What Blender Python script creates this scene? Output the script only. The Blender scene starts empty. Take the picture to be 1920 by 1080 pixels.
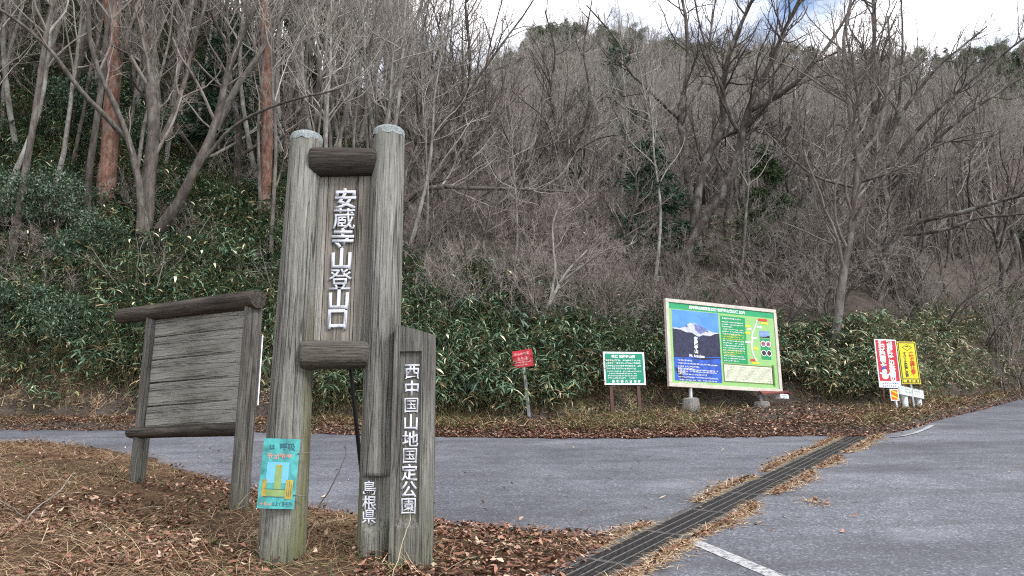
import bpy, math
import numpy as np
from mathutils import Matrix, Vector

SC = bpy.context.scene
COL = SC.collection
rng = np.random.default_rng(7)

# ------------------------------------------------------------------ camera
F = 1423.0                       # focal length in pixels of a 1920 wide frame
PITCH = math.radians(14.1)
ROLL = math.radians(0.65)
CAM = np.array([0.0, 0.0, 1.5])
SLOPE = 0.163                    # the paved lot climbs away from the viewer
_r = np.array([1.0, 0, 0]); _f = np.array([0, math.cos(PITCH), math.sin(PITCH)])
_u = np.array([0, -math.sin(PITCH), math.cos(PITCH)])
AX = math.cos(ROLL) * _r - math.sin(ROLL) * _u
AU = math.sin(ROLL) * _r + math.cos(ROLL) * _u
cd = bpy.data.cameras.new('camera'); cam = bpy.data.objects.new('camera', cd); COL.objects.link(cam)
cd.sensor_width = 36; cd.lens = 36 * F / 1920; cd.clip_start = 0.05; cd.clip_end = 3000
cam.matrix_world = Matrix([[AX[i], AU[i], -_f[i], CAM[i]] for i in range(3)] + [[0, 0, 0, 1]])
SC.camera = cam

# ------------------------------------------------------------------ sky, sun, exposure
SUN_EL, SUN_AZ = math.radians(44), math.radians(132)     # azimuth clockwise from +Y
w = bpy.data.worlds.new('World'); SC.world = w; w.use_nodes = True
nt = w.node_tree; nt.nodes.clear()
n_out = nt.nodes.new('ShaderNodeOutputWorld'); n_bg = nt.nodes.new('ShaderNodeBackground')
n_sky = nt.nodes.new('ShaderNodeTexSky'); n_sky.sky_type = 'NISHITA'; n_sky.sun_disc = False
n_sky.sun_elevation = SUN_EL; n_sky.sun_rotation = SUN_AZ; n_sky.dust_density = 2.0; n_sky.altitude = 700
n_tc = nt.nodes.new('ShaderNodeTexCoord'); n_mp = nt.nodes.new('ShaderNodeMapping')
n_mp.inputs['Scale'].default_value = (1.6, 1.6, 3.2); n_mp.inputs['Location'].default_value = (1.3, 0.4, 0.9)
n_no = nt.nodes.new('ShaderNodeTexNoise'); n_no.inputs['Scale'].default_value = 1.7
n_no.inputs['Detail'].default_value = 7; n_no.inputs['Roughness'].default_value = 0.55
n_cr = nt.nodes.new('ShaderNodeValToRGB'); n_cr.color_ramp.elements[0].position = 0.38; n_cr.color_ramp.elements[1].position = 0.56
n_mx = nt.nodes.new('ShaderNodeMix'); n_mx.data_type = 'RGBA'
n_mx.inputs[7].default_value = (8.9, 8.8, 8.9, 1)
nt.links.new(n_tc.outputs['Generated'], n_mp.inputs[0]); nt.links.new(n_mp.outputs[0], n_no.inputs['Vector'])
nt.links.new(n_no.outputs['Fac'], n_cr.inputs[0]); nt.links.new(n_cr.outputs[0], n_mx.inputs[0])
nt.links.new(n_sky.outputs[0], n_mx.inputs[6]); nt.links.new(n_mx.outputs[2], n_bg.inputs[0])
n_bg.inputs[1].default_value = 0.12
nt.links.new(n_bg.outputs[0], n_out.inputs[0])
sl = bpy.data.lights.new('sun', 'SUN'); sl.energy = 1.5; sl.angle = math.radians(14); sl.color = (1, 0.98, 0.96)
sun = bpy.data.objects.new('sun', sl); COL.objects.link(sun)
sd = Vector((math.sin(SUN_AZ) * math.cos(SUN_EL), math.cos(SUN_AZ) * math.cos(SUN_EL), math.sin(SUN_EL)))
sun.rotation_euler = sd.to_track_quat('Z', 'Y').to_euler(); sun.location = (0, -20, 30)
vs = SC.view_settings; vs.view_transform = 'Standard'; vs.look = 'None'; vs.gamma = 1; vs.exposure = 1.2
vs.use_curve_mapping = False
SC.cycles.max_bounces = 6; SC.cycles.diffuse_bounces = 3; SC.cycles.glossy_bounces = 2
SC.cycles.transparent_max_bounces = 4; SC.cycles.use_denoising = False; SC.cycles.filter_width = 1.1; SC.cycles.sample_clamp_indirect = 4

# ------------------------------------------------------------------ helpers: rays, terrain
def ray(px, py):
    return _f + (px - 960) / F * AX + (540 - py) / F * AU
def on_plane(px, py, h=0.0):
    d = ray(px, py); t = (h - CAM[2]) / (d[2] - SLOPE * d[1]); return CAM + d * t
def at(px, py, Y):
    d = ray(px, py); return CAM + d * (Y / d[1])
def project(p):
    q = np.asarray(p) - CAM
    z = q @ _f
    return 960 + F * (q @ AX) / z, 540 - F * (q @ AU) / z, z
def vnoise(x, y, seed=0):
    xi = np.floor(x); yi = np.floor(y); fx = x - xi; fy = y - yi
    fx = fx * fx * (3 - 2 * fx); fy = fy * fy * (3 - 2 * fy)
    def h(a, b):
        v = np.sin(a * 127.1 + b * 311.7 + seed * 74.7) * 43758.5453
        return v - np.floor(v)
    return (h(xi, yi) * (1 - fx) + h(xi + 1, yi) * fx) * (1 - fy) + (h(xi, yi + 1) * (1 - fx) + h(xi + 1, yi + 1) * fx) * fy - 0.5
def fbm(x, y, seed=0, o=4):
    s = 0; a = 1.0
    for k in range(o):
        s = s + a * vnoise(x * 2 ** k, y * 2 ** k, seed + k); a *= 0.5
    return s
EDGE_PX = [(0, 806), (300, 807), (600, 813), (850, 819), (1100, 821), (1300, 819), (1500, 816), (1620, 818),
           (1650, 815), (1700, 806), (1760, 787), (1850, 766), (1920, 747)]
_e = np.array([on_plane(*p)[:2] for p in EDGE_PX])
_e = np.vstack([[-45, 17], [-20, 14.6], _e, [[34, 44], [60, 70]]])
_t = np.linspace(0, len(_e) - 1, 900)
_ex = np.interp(_t, range(len(_e)), _e[:, 0]); _ey = np.interp(_t, range(len(_e)), _e[:, 1])
_eaz = np.degrees(np.arctan2(_ex, _ey)); _er = np.hypot(_ex, _ey)
_o = np.argsort(_eaz); _eaz = _eaz[_o]; _er = _er[_o]
def r_edge(az): return np.interp(az, _eaz, _er)
def FLAT(az): return np.interp(az, [-40, -18, -2, 5, 12, 18, 24, 28, 40], [1.5, 1.5, 1.5, 1.9, 3.0, 3.8, 3.8, 3.2, 2.0])
def px_az(px, py):
    d = ray(px, py); return math.degrees(math.atan2(d[0], d[1])), d[2] / math.hypot(d[0], d[1])
def prof(rows):     # rows of (px, py, distance): the ground's skyline
    q = [(px_az(a, b)[0], px_az(a, b)[1], c) for a, b, c in rows]
    q = np.array(q); return q[np.argsort(q[:, 0])]
HA = prof([(-900, -420, 60), (-300, -330, 55), (0, -250, 52), (300, -60, 48), (520, 130, 44), (700, 215, 42), (830, 280, 40), (960, 340, 36),
           (1200, 400, 34), (1500, 420, 34), (1920, 420, 40), (2600, 430, 45)])
HB = prof([(-900, 184, 190), (300, 224, 180), (800, 214, 170), (905, 174, 165), (985, 102, 160), (1060, 76, 160), (1200, 96, 165), (1280, 110, 165), (1400, 122, 170),
           (1550, 130, 180), (1700, 134, 185), (1800, 136, 190), (1870, 122, 210), (1920, 108, 215), (2600, 104, 240)])
def ground(x, y):
    x = np.asarray(x, float); y = np.asarray(y, float)
    p = SLOPE * y
    r = np.hypot(x, y); az = np.degrees(np.arctan2(x, y))
    re = r_edge(az) + 0.25 * fbm(az * 0.55, az * 0 + 3.3, 5, 3)
    s = r - re
    low = p - 0.03 - np.clip(-s * 0.9, 0, 0.7)
    FL = FLAT(az); r0 = re + FL
    z0 = SLOPE * (y * r0 / np.maximum(r, 1e-3)) + 0.1 + 0.05 * FL
    def hill(T, bank, conv):
        tanE = np.interp(az, T[:, 0], T[:, 1]); R = np.maximum(np.interp(az, T[:, 0], T[:, 2]), r0 + 12)
        zr = 1.5 + R * tanE
        t = np.clip((r - r0) / (R - r0), 0, 3)
        up = z0 + (zr - z0) * np.where(t < 1, t + conv * t * (1 - t), 1 - 0.45 * (t - 1))
        return up + bank * (1 - np.exp(-np.clip(r - r0, 0, None) / 1.6))
    z = np.maximum(hill(HA, 0.85, 0.0), hill(HB, 0.4, -0.35))
    amp = np.clip((r - r0) / 6, 0, 1)
    z = z + amp * (1.1 * fbm(x * 0.09, y * 0.09, 11, 4) + 0.35 * fbm(x * 0.6, y * 0.6, 21, 3))
    flat = p + 0.1 * np.clip(s / 0.6, 0, 1) + 0.05 * np.clip(s, 0, 9) + 0.05 * fbm(x * 1.7, y * 1.7, 31, 3) * np.clip(s / 0.4, 0, 1)
    back = np.clip((np.abs(az) - 80) / 20, 0, 1)
    z = np.where(s < 0, low, np.where(s < FL, flat, z + 0.05 * fbm(x * 1.7, y * 1.7, 31, 3)))
    return z * (1 - back) + (p - 0.72) * back

def gz(x, y): return float(ground(np.array([x]), np.array([y]))[0])

# ------------------------------------------------------------------ helpers: objects
def tag(o, label=None, cat=None, group=None, kind=None):
    if label: o['label'] = label
    if cat: o['category'] = cat
    if group: o['group'] = group
    if kind: o['kind'] = kind
    return o
def np_mesh(name, v, f, smooth=False, cols=None):
    me = bpy.data.meshes.new(name)
    v = np.asarray(v, np.float32); f = np.asarray(f, np.int32)
    k = f.shape[1]
    me.vertices.add(len(v)); me.vertices.foreach_set('co', v.ravel())
    me.loops.add(f.size); me.loops.foreach_set('vertex_index', f.ravel())
    me.polygons.add(len(f)); me.polygons.foreach_set('loop_start', np.arange(0, f.size, k, dtype=np.int32))
    me.polygons.foreach_set('loop_total', np.full(len(f), k, np.int32))
    if smooth: me.polygons.foreach_set('use_smooth', np.ones(len(f), bool))
    if cols is not None:
        a = me.color_attributes.new('Col', 'FLOAT_COLOR', 'POINT')
        c = np.ones((len(v), 4), np.float32); c[:, :3] = cols; a.data.foreach_set('color', c.ravel())
    me.update(calc_edges=True)
    return me
def py_mesh(name, v, f, smooth=False):
    me = bpy.data.meshes.new(name); me.from_pydata([tuple(map(float, p)) for p in v], [], [tuple(map(int, q)) for q in f])
    if smooth: me.polygons.foreach_set('use_smooth', [True] * len(me.polygons))
    me.update(); return me
def obj(name, me, m=None, parent=None, link=True):
    o = bpy.data.objects.new(name, me)
    if m is not None and me is not None and len(me.materials) == 0: me.materials.append(m)
    if link: COL.objects.link(o)
    if parent is not None: o.parent = parent
    return o
def empty(name, loc=(0, 0, 0), rz=0, mat4=None):
    o = bpy.data.objects.new(name, None); COL.objects.link(o); o.empty_display_size = 0.2
    o.location = [float(c) for c in loc]; o.rotation_euler = (0, 0, rz)
    if mat4 is not None: o.matrix_world = mat4
    return o
def copy_tree(o, parent=None):
    c = o.copy(); COL.objects.link(c); c.parent = parent
    for ch in o.children: copy_tree(ch, c)
    return c
class MB:
    """collects boxes and quads for one mesh"""
    def __init__(s): s.v = []; s.f = []
    def box(s, x0, x1, y0, y1, z0, z1):
        b = len(s.v)
        s.v += [(x0, y0, z0), (x1, y0, z0), (x1, y1, z0), (x0, y1, z0), (x0, y0, z1), (x1, y0, z1), (x1, y1, z1), (x0, y1, z1)]
        s.f += [(b, b + 3, b + 2, b + 1), (b + 4, b + 5, b + 6, b + 7), (b, b + 1, b + 5, b + 4), (b + 1, b + 2, b + 6, b + 5), (b + 2, b + 3, b + 7, b + 6), (b + 3, b, b + 4, b + 7)]
        return s
    def poly(s, pts, y):          # flat print facing -Y
        b = len(s.v); s.v += [(p[0], y, p[1]) for p in pts]; s.f.append(tuple(range(b, b + len(pts)))); return s
    def rect(s, x0, x1, z0, z1, y): return s.poly([(x0, z0), (x1, z0), (x1, z1), (x0, z1)], y)
    def disc(s, cx, cz, r, y, n=20, rz=None):
        rz = rz or r
        return s.poly([(cx + r * math.cos(a), cz + rz * math.sin(a)) for a in np.linspace(0, 2 * math.pi, n, endpoint=False)], y)
    def build(s, name, m, parent=None, bevel=0.0):
        me = py_mesh(name, s.v, s.f); o = obj(name, me, m, parent)
        if name == 'print': o['kind'] = 'stuff'
        if bevel:
            b = o.modifiers.new('bevel', 'BEVEL'); b.width = bevel; b.segments = 2; b.limit_method = 'ANGLE'
        return o
def rod(name, p, q, r, m, parent=None, n=10, r2=None):
    """tapered round bar between two points, origin at p, long axis local Z"""
    p = Vector([float(c) for c in p]); q = Vector([float(c) for c in q]); L = (q - p).length; r2 = r if r2 is None else r2
    v = []; f = []
    for i, (z, rr) in enumerate(((0, r), (L, r2))):
        for k in range(n):
            a = 2 * math.pi * k / n; v.append((rr * math.cos(a), rr * math.sin(a), z))
    for k in range(n): f.append((k, (k + 1) % n, n + (k + 1) % n, n + k))
    f.append(tuple(range(n))[::-1]); f.append(tuple(range(n, 2 * n)))
    o = obj(name, py_mesh(name, v, f), m, parent)
    for pl in o.data.polygons: pl.use_smooth = len(pl.vertices) == 4
    o.matrix_local = Matrix.Translation(p) @ (q - p).to_track_quat('Z', 'Y').to_matrix().to_4x4()
    return o

# ------------------------------------------------------------------ materials
class NT:
    def __init__(s, name):
        s.m = bpy.data.materials.new(name); s.m.use_nodes = True; s.t = s.m.node_tree
        s.b = s.t.nodes['Principled BSDF']; s.b.inputs['Roughness'].default_value = 0.8
        s.b.inputs['Specular IOR Level'].default_value = 0.3
    def n(s, t, **kw):
        x = s.t.nodes.new(t)
        for k, v in kw.items():
            if k in x.inputs: x.inputs[k].default_value = v
            else: setattr(x, k, v)
        return x
    def l(s, a, b): s.t.links.new(a, b)
    def coords(s, scale, kind='Object', loc=(0, 0, 0)):
        c = s.n('ShaderNodeTexCoord'); m = s.n('ShaderNodeMapping'); m.inputs['Scale'].default_value = scale; m.inputs['Location'].default_value = loc
        s.l(c.outputs[kind], m.inputs[0]); return m.outputs[0]
    def world_coords(s, scale):
        c = s.n('ShaderNodeNewGeometry'); m = s.n('ShaderNodeMapping'); m.inputs['Scale'].default_value = scale
        s.l(c.outputs['Position'], m.inputs[0]); return m.outputs[0]
    def noise(s, vec, sc, det=4, rough=0.55):
        x = s.n('ShaderNodeTexNoise', Scale=sc, Detail=det, Roughness=rough); s.l(vec, x.inputs['Vector']); return x.outputs['Fac']
    def ramp(s, fac, stops):
        x = s.n('ShaderNodeValToRGB'); e = x.color_ramp.elements
        while len(e) < len(stops): e.new(0.5)
        for i, (p, c) in enumerate(stops):
            e[i].position = p; e[i].color = (*c, 1) if len(c) == 3 else c
        s.l(fac, x.inputs[0]); return x.outputs[0]
    def mix(s, fac, a, b, blend='MIX'):
        x = s.n('ShaderNodeMix', data_type='RGBA', blend_type=blend)
        for sock, v in ((x.inputs[0], fac), (x.inputs[6], a), (x.inputs[7], b)):
            if isinstance(v, (int, float)): sock.default_value = v
            elif isinstance(v, tuple): sock.default_value = (*v, 1)
            else: s.l(v, sock)
        return x.outputs[2]
    def math(s, op, a, b=0.0):
        x = s.n('ShaderNodeMath', operation=op)
        for sock, v in ((x.inputs[0], a), (x.inputs[1], b)):
            if isinstance(v, (int, float)): sock.default_value = v
            else: s.l(v, sock)
        return x.outputs[0]
    def color(s, v): s.l(v, s.b.inputs['Base Color']); return s
    def bump(s, h, strength=0.3, dist=0.01):
        x = s.n('ShaderNodeBump', Strength=strength, Distance=dist); s.l(h, x.inputs['Height']); s.l(x.outputs[0], s.b.inputs['Normal'])

W1, W0 = (1, 1, 1), (0, 0, 0)
def plain(name, c, rough=0.6, metal=0.0, var=0.12, scale=9.0, spec=0.3):
    """paint or metal with a little dirt of its own"""
    t = NT(name); v = t.coords((1, 1, 1))
    a = t.noise(v, scale, 5, 0.65)
    t.color(t.ramp(a, [(0.3, tuple(x * (1 - var * 1.6) for x in c)), (0.6, c), (0.8, tuple(min(1, x * (1 + var * 0.5)) for x in c))]))
    t.b.inputs['Roughness'].default_value = rough; t.b.inputs['Metallic'].default_value = metal
    t.b.inputs['Specular IOR Level'].default_value = spec
    return t.m
def wood(name, dark, mid, light, moss=0.25, moss_z=1.0, side=None, streak=70.0, stain=0.4, k=0.8):
    """weathered timber, grain along local Z"""
    t = NT(name); v = t.coords((1, 1, 0.045)); vr = t.coords((1, 1, 1)); vl = t.coords((1, 1, 0.22), loc=(3, 1, 7))
    g = t.noise(v, streak, 8, 0.7); g2 = t.noise(v, streak * 3.4, 4, 0.7)
    c = t.ramp(g, [(0.22, dark), (0.46, mid), (0.74, light)])
    c = t.mix(0.45 * k, c, t.ramp(g2, [(0.3, (0.45, 0.43, 0.41)), (0.55, (1, 1, 1))]), 'MULTIPLY')
    crack = t.ramp(t.noise(t.coords((1, 1, 0.02), loc=(9, 2, 1)), 11.0, 3, 0.5), [(0.49, W0), (0.5, W1), (0.507, W1), (0.517, W0)])
    c = t.mix(t.math('MULTIPLY', crack, 0.75), c, (0.025, 0.022, 0.02))
    fine = t.ramp(t.noise(t.coords((1, 1, 0.028), loc=(4, 7, 3)), streak * 1.5, 6, 0.72), [(0.34, W1), (0.43, W0)])
    c = t.mix(t.math('MULTIPLY', fine, 0.36 * k), c, tuple(x * 0.6 for x in dark))
    crack2 = t.ramp(t.noise(t.coords((1, 1, 0.016), loc=(1, 8, 5)), 27.0, 2, 0.4), [(0.492, W0), (0.499, W1), (0.503, W1), (0.51, W0)])
    c = t.mix(t.math('MULTIPLY', crack2, 0.6 * k), c, (0.02, 0.018, 0.016))
    blot = t.ramp(t.noise(vl, 3.2, 6, 0.68), [(0.42, W0), (0.68, W1)])
    c = t.mix(t.math('MULTIPLY', blot, stain), c, tuple(x * 0.55 for x in dark))
    # algae: low down, in patches of its own
    sep = t.n('ShaderNodeSeparateXYZ'); t.l(vr, sep.inputs[0])
    m1 = t.n('ShaderNodeMapRange'); m1.inputs[1].default_value = moss_z; m1.inputs[2].default_value = -0.05
    t.l(sep.outputs[2], m1.inputs[0])
    pat = t.ramp(t.noise(vl, 5.0, 5, 0.6), [(0.4, W0), (0.62, W1)])
    mf = t.math('MULTIPLY', t.math('MULTIPLY', m1.outputs[0], pat), moss)
    c = t.mix(mf, c, (0.085, 0.095, 0.03))
    if side is not None:    # a green stripe along one side
        m2 = t.n('ShaderNodeMapRange'); m2.inputs[1].default_value = side[0]; m2.inputs[2].default_value = side[1]
        t.l(sep.outputs[0], m2.inputs[0])
        m3 = t.n('ShaderNodeMapRange'); m3.inputs[1].default_value = side[2]; m3.inputs[2].default_value = side[2] - 0.5
        t.l(sep.outputs[2], m3.inputs[0])
        c = t.mix(t.math('MULTIPLY', t.math('MULTIPLY', m2.outputs[0], t.math('MULTIPLY', m3.outputs[0], t.ramp(t.noise(vl, 6.0, 5, 0.65), [(0.36, W0), (0.58, W1)]))), 0.7), c, (0.12, 0.12, 0.035))
    tone = t.ramp(t.noise(t.coords((1, 1, 0.5), loc=(5, 5, 2)), 2.3, 5, 0.6), [(0.3, (0.62, 0.6, 0.56)), (0.5, (1, 1, 0.97)), (0.72, (1.22, 1.24, 1.2))])
    c = t.mix(0.9, c, tone, 'MULTIPLY')
    knot = t.n('ShaderNodeTexVoronoi', Scale=2.6); t.l(t.coords((1, 1, 0.55), loc=(1, 4, 2)), knot.inputs['Vector'])
    c = t.mix(t.math('MULTIPLY', t.ramp(knot.outputs['Distance'], [(0.03, W1), (0.085, W0)]), 0.6), c, tuple(x * 0.4 for x in dark))
    t.color(c); t.b.inputs['Roughness'].default_value = 0.9; t.b.inputs['Specular IOR Level'].default_value = 0.15
    h = t.math('SUBTRACT', t.math('ADD', g, t.math('MULTIPLY', g2, 0.5)), t.math('ADD', crack, t.math('ADD', crack2, fine)))
    t.bump(h, 0.7, 0.012)
    return t.m
def attr_mat(name, rough=0.6, spec=0.3, jitter=0.25, trans=0.0):
    """colour from the mesh's own per-leaf colour, varied per copy"""
    t = NT(name); a = t.n('ShaderNodeAttribute', attribute_name='Col'); oi = t.n('ShaderNodeObjectInfo')
    k = t.math('ADD', t.math('MULTIPLY', oi.outputs['Random'], jitter), 1 - jitter / 2)
    x = t.n('ShaderNodeVectorMath', operation='SCALE'); t.l(a.outputs['Color'], x.inputs[0]); t.l(k, x.inputs['Scale'])
    t.l(x.outputs[0], t.b.inputs['Base Color'])
    t.b.inputs['Roughness'].default_value = rough; t.b.inputs['Specular IOR Level'].default_value = spec
    return t.m
def bark(name, dark, mid, light, scale=6.0, zs=0.3, lichen=0.0, jitter=0.35):
    t = NT(name); v = t.coords((1, 1, zs)); a = t.noise(v, scale, 7, 0.7)
    c = t.ramp(a, [(0.32, dark), (0.5, mid), (0.7, light)])
    if lichen:
        b = t.noise(t.coords((1, 1, 0.8), loc=(2, 2, 2)), 2.6, 6, 0.7)
        c = t.mix(t.math('MULTIPLY', t.ramp(b, [(0.5, W0), (0.6, W1)]), lichen), c, (0.36, 0.36, 0.33))
    oi = t.n('ShaderNodeObjectInfo')
    x = t.n('ShaderNodeVectorMath', operation='SCALE'); t.l(c, x.inputs[0])
    t.l(t.math('ADD', t.math('MULTIPLY', oi.outputs['Random'], jitter), 1 - jitter / 2), x.inputs['Scale'])
    t.l(x.outputs[0], t.b.inputs['Base Color'])
    t.b.inputs['Roughness'].default_value = 0.9; t.b.inputs['Specular IOR Level'].default_value = 0.15
    t.bump(a, 0.6, 0.02)
    return t.m

def asphalt_mat():
    t = NT('worn_asphalt'); v = t.world_coords((1, 1, 1))
    big = t.noise(v, 0.35, 5, 0.6); mid = t.noise(v, 2.2, 6, 0.65)
    vor = t.n('ShaderNodeTexVoronoi', Scale=62.0); t.l(v, vor.inputs['Vector'])
    c = t.ramp(big, [(0.3, (0.076, 0.079, 0.091)), (0.52, (0.116, 0.12, 0.138)), (0.72, (0.155, 0.16, 0.183))])
    c = t.mix(0.55, c, t.ramp(mid, [(0.3, (0.55, 0.55, 0.56)), (0.62, (1.05, 1.05, 1.05))]), 'MULTIPLY')
    sepc = t.n('ShaderNodeSeparateColor'); t.l(vor.outputs['Color'], sepc.inputs[0])
    c = t.mix(0.6, c, t.ramp(sepc.outputs[0], [(0.0, (0.4, 0.4, 0.41)), (0.5, (0.9, 0.9, 0.9)), (0.85, (1.25, 1.25, 1.25)), (0.96, (2.4, 2.4, 2.4))]), 'MULTIPLY')
    # long tyre-worn stains and a few hairline cracks
    stn = t.ramp(t.noise(t.world_coords((0.5, 1.6, 1)), 0.55, 5, 0.6), [(0.5, W0), (0.68, W1)])
    c = t.mix(t.math('MULTIPLY', stn, 0.6), c, (0.045, 0.045, 0.05))
    v2 = t.n('ShaderNodeTexVoronoi', Scale=0.33, feature='DISTANCE_TO_EDGE')
    wob = t.n('ShaderNodeTexNoise', Scale=1.6, Detail=5); t.l(v, wob.inputs['Vector'])
    vm = t.n('ShaderNodeVectorMath', operation='ADD'); t.l(v, vm.inputs[0]); t.l(wob.outputs['Color'], vm.inputs[1]); t.l(vm.outputs[0], v2.inputs['Vector'])
    ck = t.ramp(v2.outputs['Distance'], [(0.0, W1), (0.006, W0)])
    c = t.mix(t.math('MULTIPLY', ck, t.ramp(t.noise(v, 0.5, 3, 0.5), [(0.45, W0), (0.6, (0.8, 0.8, 0.8))])), c, (0.025, 0.025, 0.026))
    # faint arcs left by turning tyres, and pale worn patches
    wv = t.n('ShaderNodeTexWave', wave_type='RINGS', Scale=0.42, Distortion=5.0, Detail=3.0); wv.inputs['Detail Scale'].default_value = 0.6
    t.l(t.world_coords((0.6, 0.6, 0)), wv.inputs['Vector'])
    c = t.mix(t.math('MULTIPLY', t.ramp(wv.outputs['Fac'], [(0.86, W0), (0.97, W1)]), 0.28), c, (0.05, 0.05, 0.053))
    pale = t.ramp(t.noise(t.world_coords((0.8, 1.1, 1)), 0.9, 6, 0.7), [(0.56, W0), (0.74, W1)])
    c = t.mix(t.math('MULTIPLY', pale, 0.45), c, (0.215, 0.221, 0.248))
    t.color(c); t.b.inputs['Roughness'].default_value = 0.72; t.b.inputs['Specular IOR Level'].default_value = 0.35
    t.bump(t.math('ADD', vor.outputs['Distance'], t.math('MULTIPLY', mid, 0.4)), 0.5, 0.006)
    return t.m
def soil_mat(name, a, b, c3, sc=3.0):
    t = NT(name); v = t.world_coords((1, 1, 1)); n1 = t.noise(v, sc, 9, 0.75); n2 = t.noise(v, sc * 9, 5, 0.7)
    c = t.ramp(n1, [(0.3, a), (0.5, b), (0.7, c3)])
    c = t.mix(0.7, c, t.ramp(n2, [(0.35, (0.35, 0.33, 0.32)), (0.6, (1.15, 1.1, 1.05))]), 'MULTIPLY')
    t.color(c); t.b.inputs['Roughness'].default_value = 0.95; t.b.inputs['Specular IOR Level'].default_value = 0.1
    t.bump(t.math('ADD', n2, n1), 0.8, 0.05); return t.m

M_ASPHALT = asphalt_mat()
M_HILL = soil_mat('forest_floor', (0.045, 0.039, 0.034), (0.085, 0.073, 0.063), (0.135, 0.117, 0.1))
M_VERGE = soil_mat('verge_soil', (0.05, 0.036, 0.026), (0.12, 0.078, 0.05), (0.22, 0.15, 0.09), 9.0)
M_LIP = soil_mat('dirty_gutter_lip', (0.06, 0.058, 0.055), (0.13, 0.128, 0.125), (0.24, 0.24, 0.23), 4.0)
M_CONC = soil_mat('old_concrete', (0.17, 0.17, 0.165), (0.27, 0.27, 0.26), (0.36, 0.36, 0.345), 7.0)
M_PIT = plain('shaded_channel', (0.03, 0.028, 0.026), 0.8)  # the deep gutter's shade is put into this near-black floor colour
M_STEEL = plain('dull_galvanised_steel', (0.24, 0.23, 0.215), 0.55, 0.5, 0.4, 25)
M_STEELD = plain('dark_grating_steel', (0.075, 0.07, 0.068), 0.6, 0.5, 0.3, 25)
M_GALV = plain('galvanised_post', (0.33, 0.34, 0.36), 0.5, 0.5, 0.2, 14)
def worn_white():
    t = NT('worn_white_paint'); v = t.world_coords((1, 1, 1)); a = t.noise(v, 26, 6, 0.75)
    t.color(t.ramp(a, [(0.4, (0.13, 0.13, 0.14)), (0.5, (0.32, 0.32, 0.325)), (0.64, (0.42, 0.42, 0.425))])); t.b.inputs['Roughness'].default_value = 0.8
    return t.m
M_LINE = worn_white()
M_WHITE = plain('sign_white', (0.78, 0.79, 0.8), 0.5, 0, 0.1)
M_LETTER = plain('painted_letter_white', (0.58, 0.6, 0.66), 0.75, 0, 0.25, 18)

# ------------------------------------------------------------------ the ground
def terrain():
    azs = np.concatenate([np.linspace(-180, -60, 25)[:-1], np.linspace(-60, -42, 40)[:-1], np.linspace(-42, 42, 421)[:-1], np.linspace(42, 60, 40)[:-1], np.linspace(60, 180, 25)[:-1]])
    rs = np.concatenate([[0.5, 4, 8, 11], np.arange(12, 16, 0.16), np.arange(16, 22, 0.3), np.arange(22, 48, 0.9), np.arange(48, 110, 3), np.arange(110, 260, 5), [300, 400, 700, 1500]])
    A, R = np.meshgrid(np.radians(azs), rs, indexing='ij')
    X = R * np.sin(A); Y = R * np.cos(A); Z = ground(X, Y)
    na, nr = A.shape
    v = np.stack([X, Y, Z], -1).reshape(-1, 3)
    i, j = np.meshgrid(np.arange(na), np.arange(nr - 1), indexing='ij'); i2 = (i + 1) % na
    f = np.stack([i * nr + j, i * nr + j + 1, i2 * nr + j + 1, i2 * nr + j], -1).reshape(-1, 4)
    return tag(obj('hillside', np_mesh('hillside', v, f, True), M_HILL), kind='structure')
terrain()
# the gutter splits the asphalt in two sheets
DA = on_plane(1100, 1074)[:2]; DB = on_plane(1607, 820)[:2]
DD = (DB - DA) / np.linalg.norm(DB - DA); DN = np.array([DD[1], -DD[0]])      # DN points right (to the road)
GW = 0.17; CW = 0.035                                                         # half grating, concrete lip
def dr(a, b, h=0.0):
    p = DA + DD * a + DN * b; return (p[0], p[1], SLOPE * p[1] + h)
D0, D1 = -7.0, float(np.linalg.norm(DB - DA)) + 0.15
def sheet(name, pts, h, m):
    return tag(obj(name, py_mesh(name, [(p[0], p[1], SLOPE * p[1] + h) for p in pts], [tuple(range(len(pts)))]), m), kind='structure')
q = GW + CW
a0, a1 = dr(-9, -q), dr(14.5, -q); b0, b1 = dr(-9, q), dr(14.5, q)
sheet('parking_lot', [a0[:2], a1[:2], (a1[0], 24), (-34, 24), (-34, a0[1])], 0.0, M_ASPHALT)
sheet('road', [b0[:2], (40, b0[1]), (40, 45), (b1[0] + 12, 45), (b1[0], b1[1])], 0.0, M_ASPHALT)
sheet('lot_infill', [dr(D1 + 0.02, -q)[:2], dr(D1 + 0.02, q)[:2], dr(14.5, q)[:2], dr(14.5, -q)[:2]], -0.004, M_ASPHALT)

# painted marks
def strip(name, p, q_, wd, h=0.004):
    p = np.array(p[:2]); q_ = np.array(q_[:2]); d = (q_ - p) / np.linalg.norm(q_ - p); n = np.array([d[1], -d[0]]) * wd / 2
    return sheet(name, [p + n, q_ + n, q_ - n, p - n], h, M_LINE)
l0 = on_plane(1287, 1010); l1 = on_plane(1453, 1080); l1 = l0 + (l1 - l0) * 2.2
strip('painted_line', l0, l1, 0.125)
arc = [on_plane(*p)[:2] for p in [(1663, 821), (1690, 818), (1715, 812), (1735, 804), (1748, 797)]]
lv = []; lf = []
for i, p in enumerate(arc):
    d = arc[min(i + 1, 4)] - arc[max(i - 1, 0)]; d = d / np.linalg.norm(d); n = np.array([d[1], -d[0]]) * 0.06
    for s_ in (-1, 1): lv.append((p[0] + n[0] * s_, p[1] + n[1] * s_, SLOPE * p[1] + 0.0045))
    if i: lf.append((2 * i - 2, 2 * i - 1, 2 * i + 1, 2 * i))
tag(obj('painted_line', py_mesh('painted_line', lv, lf), M_LINE), kind='structure')

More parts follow.
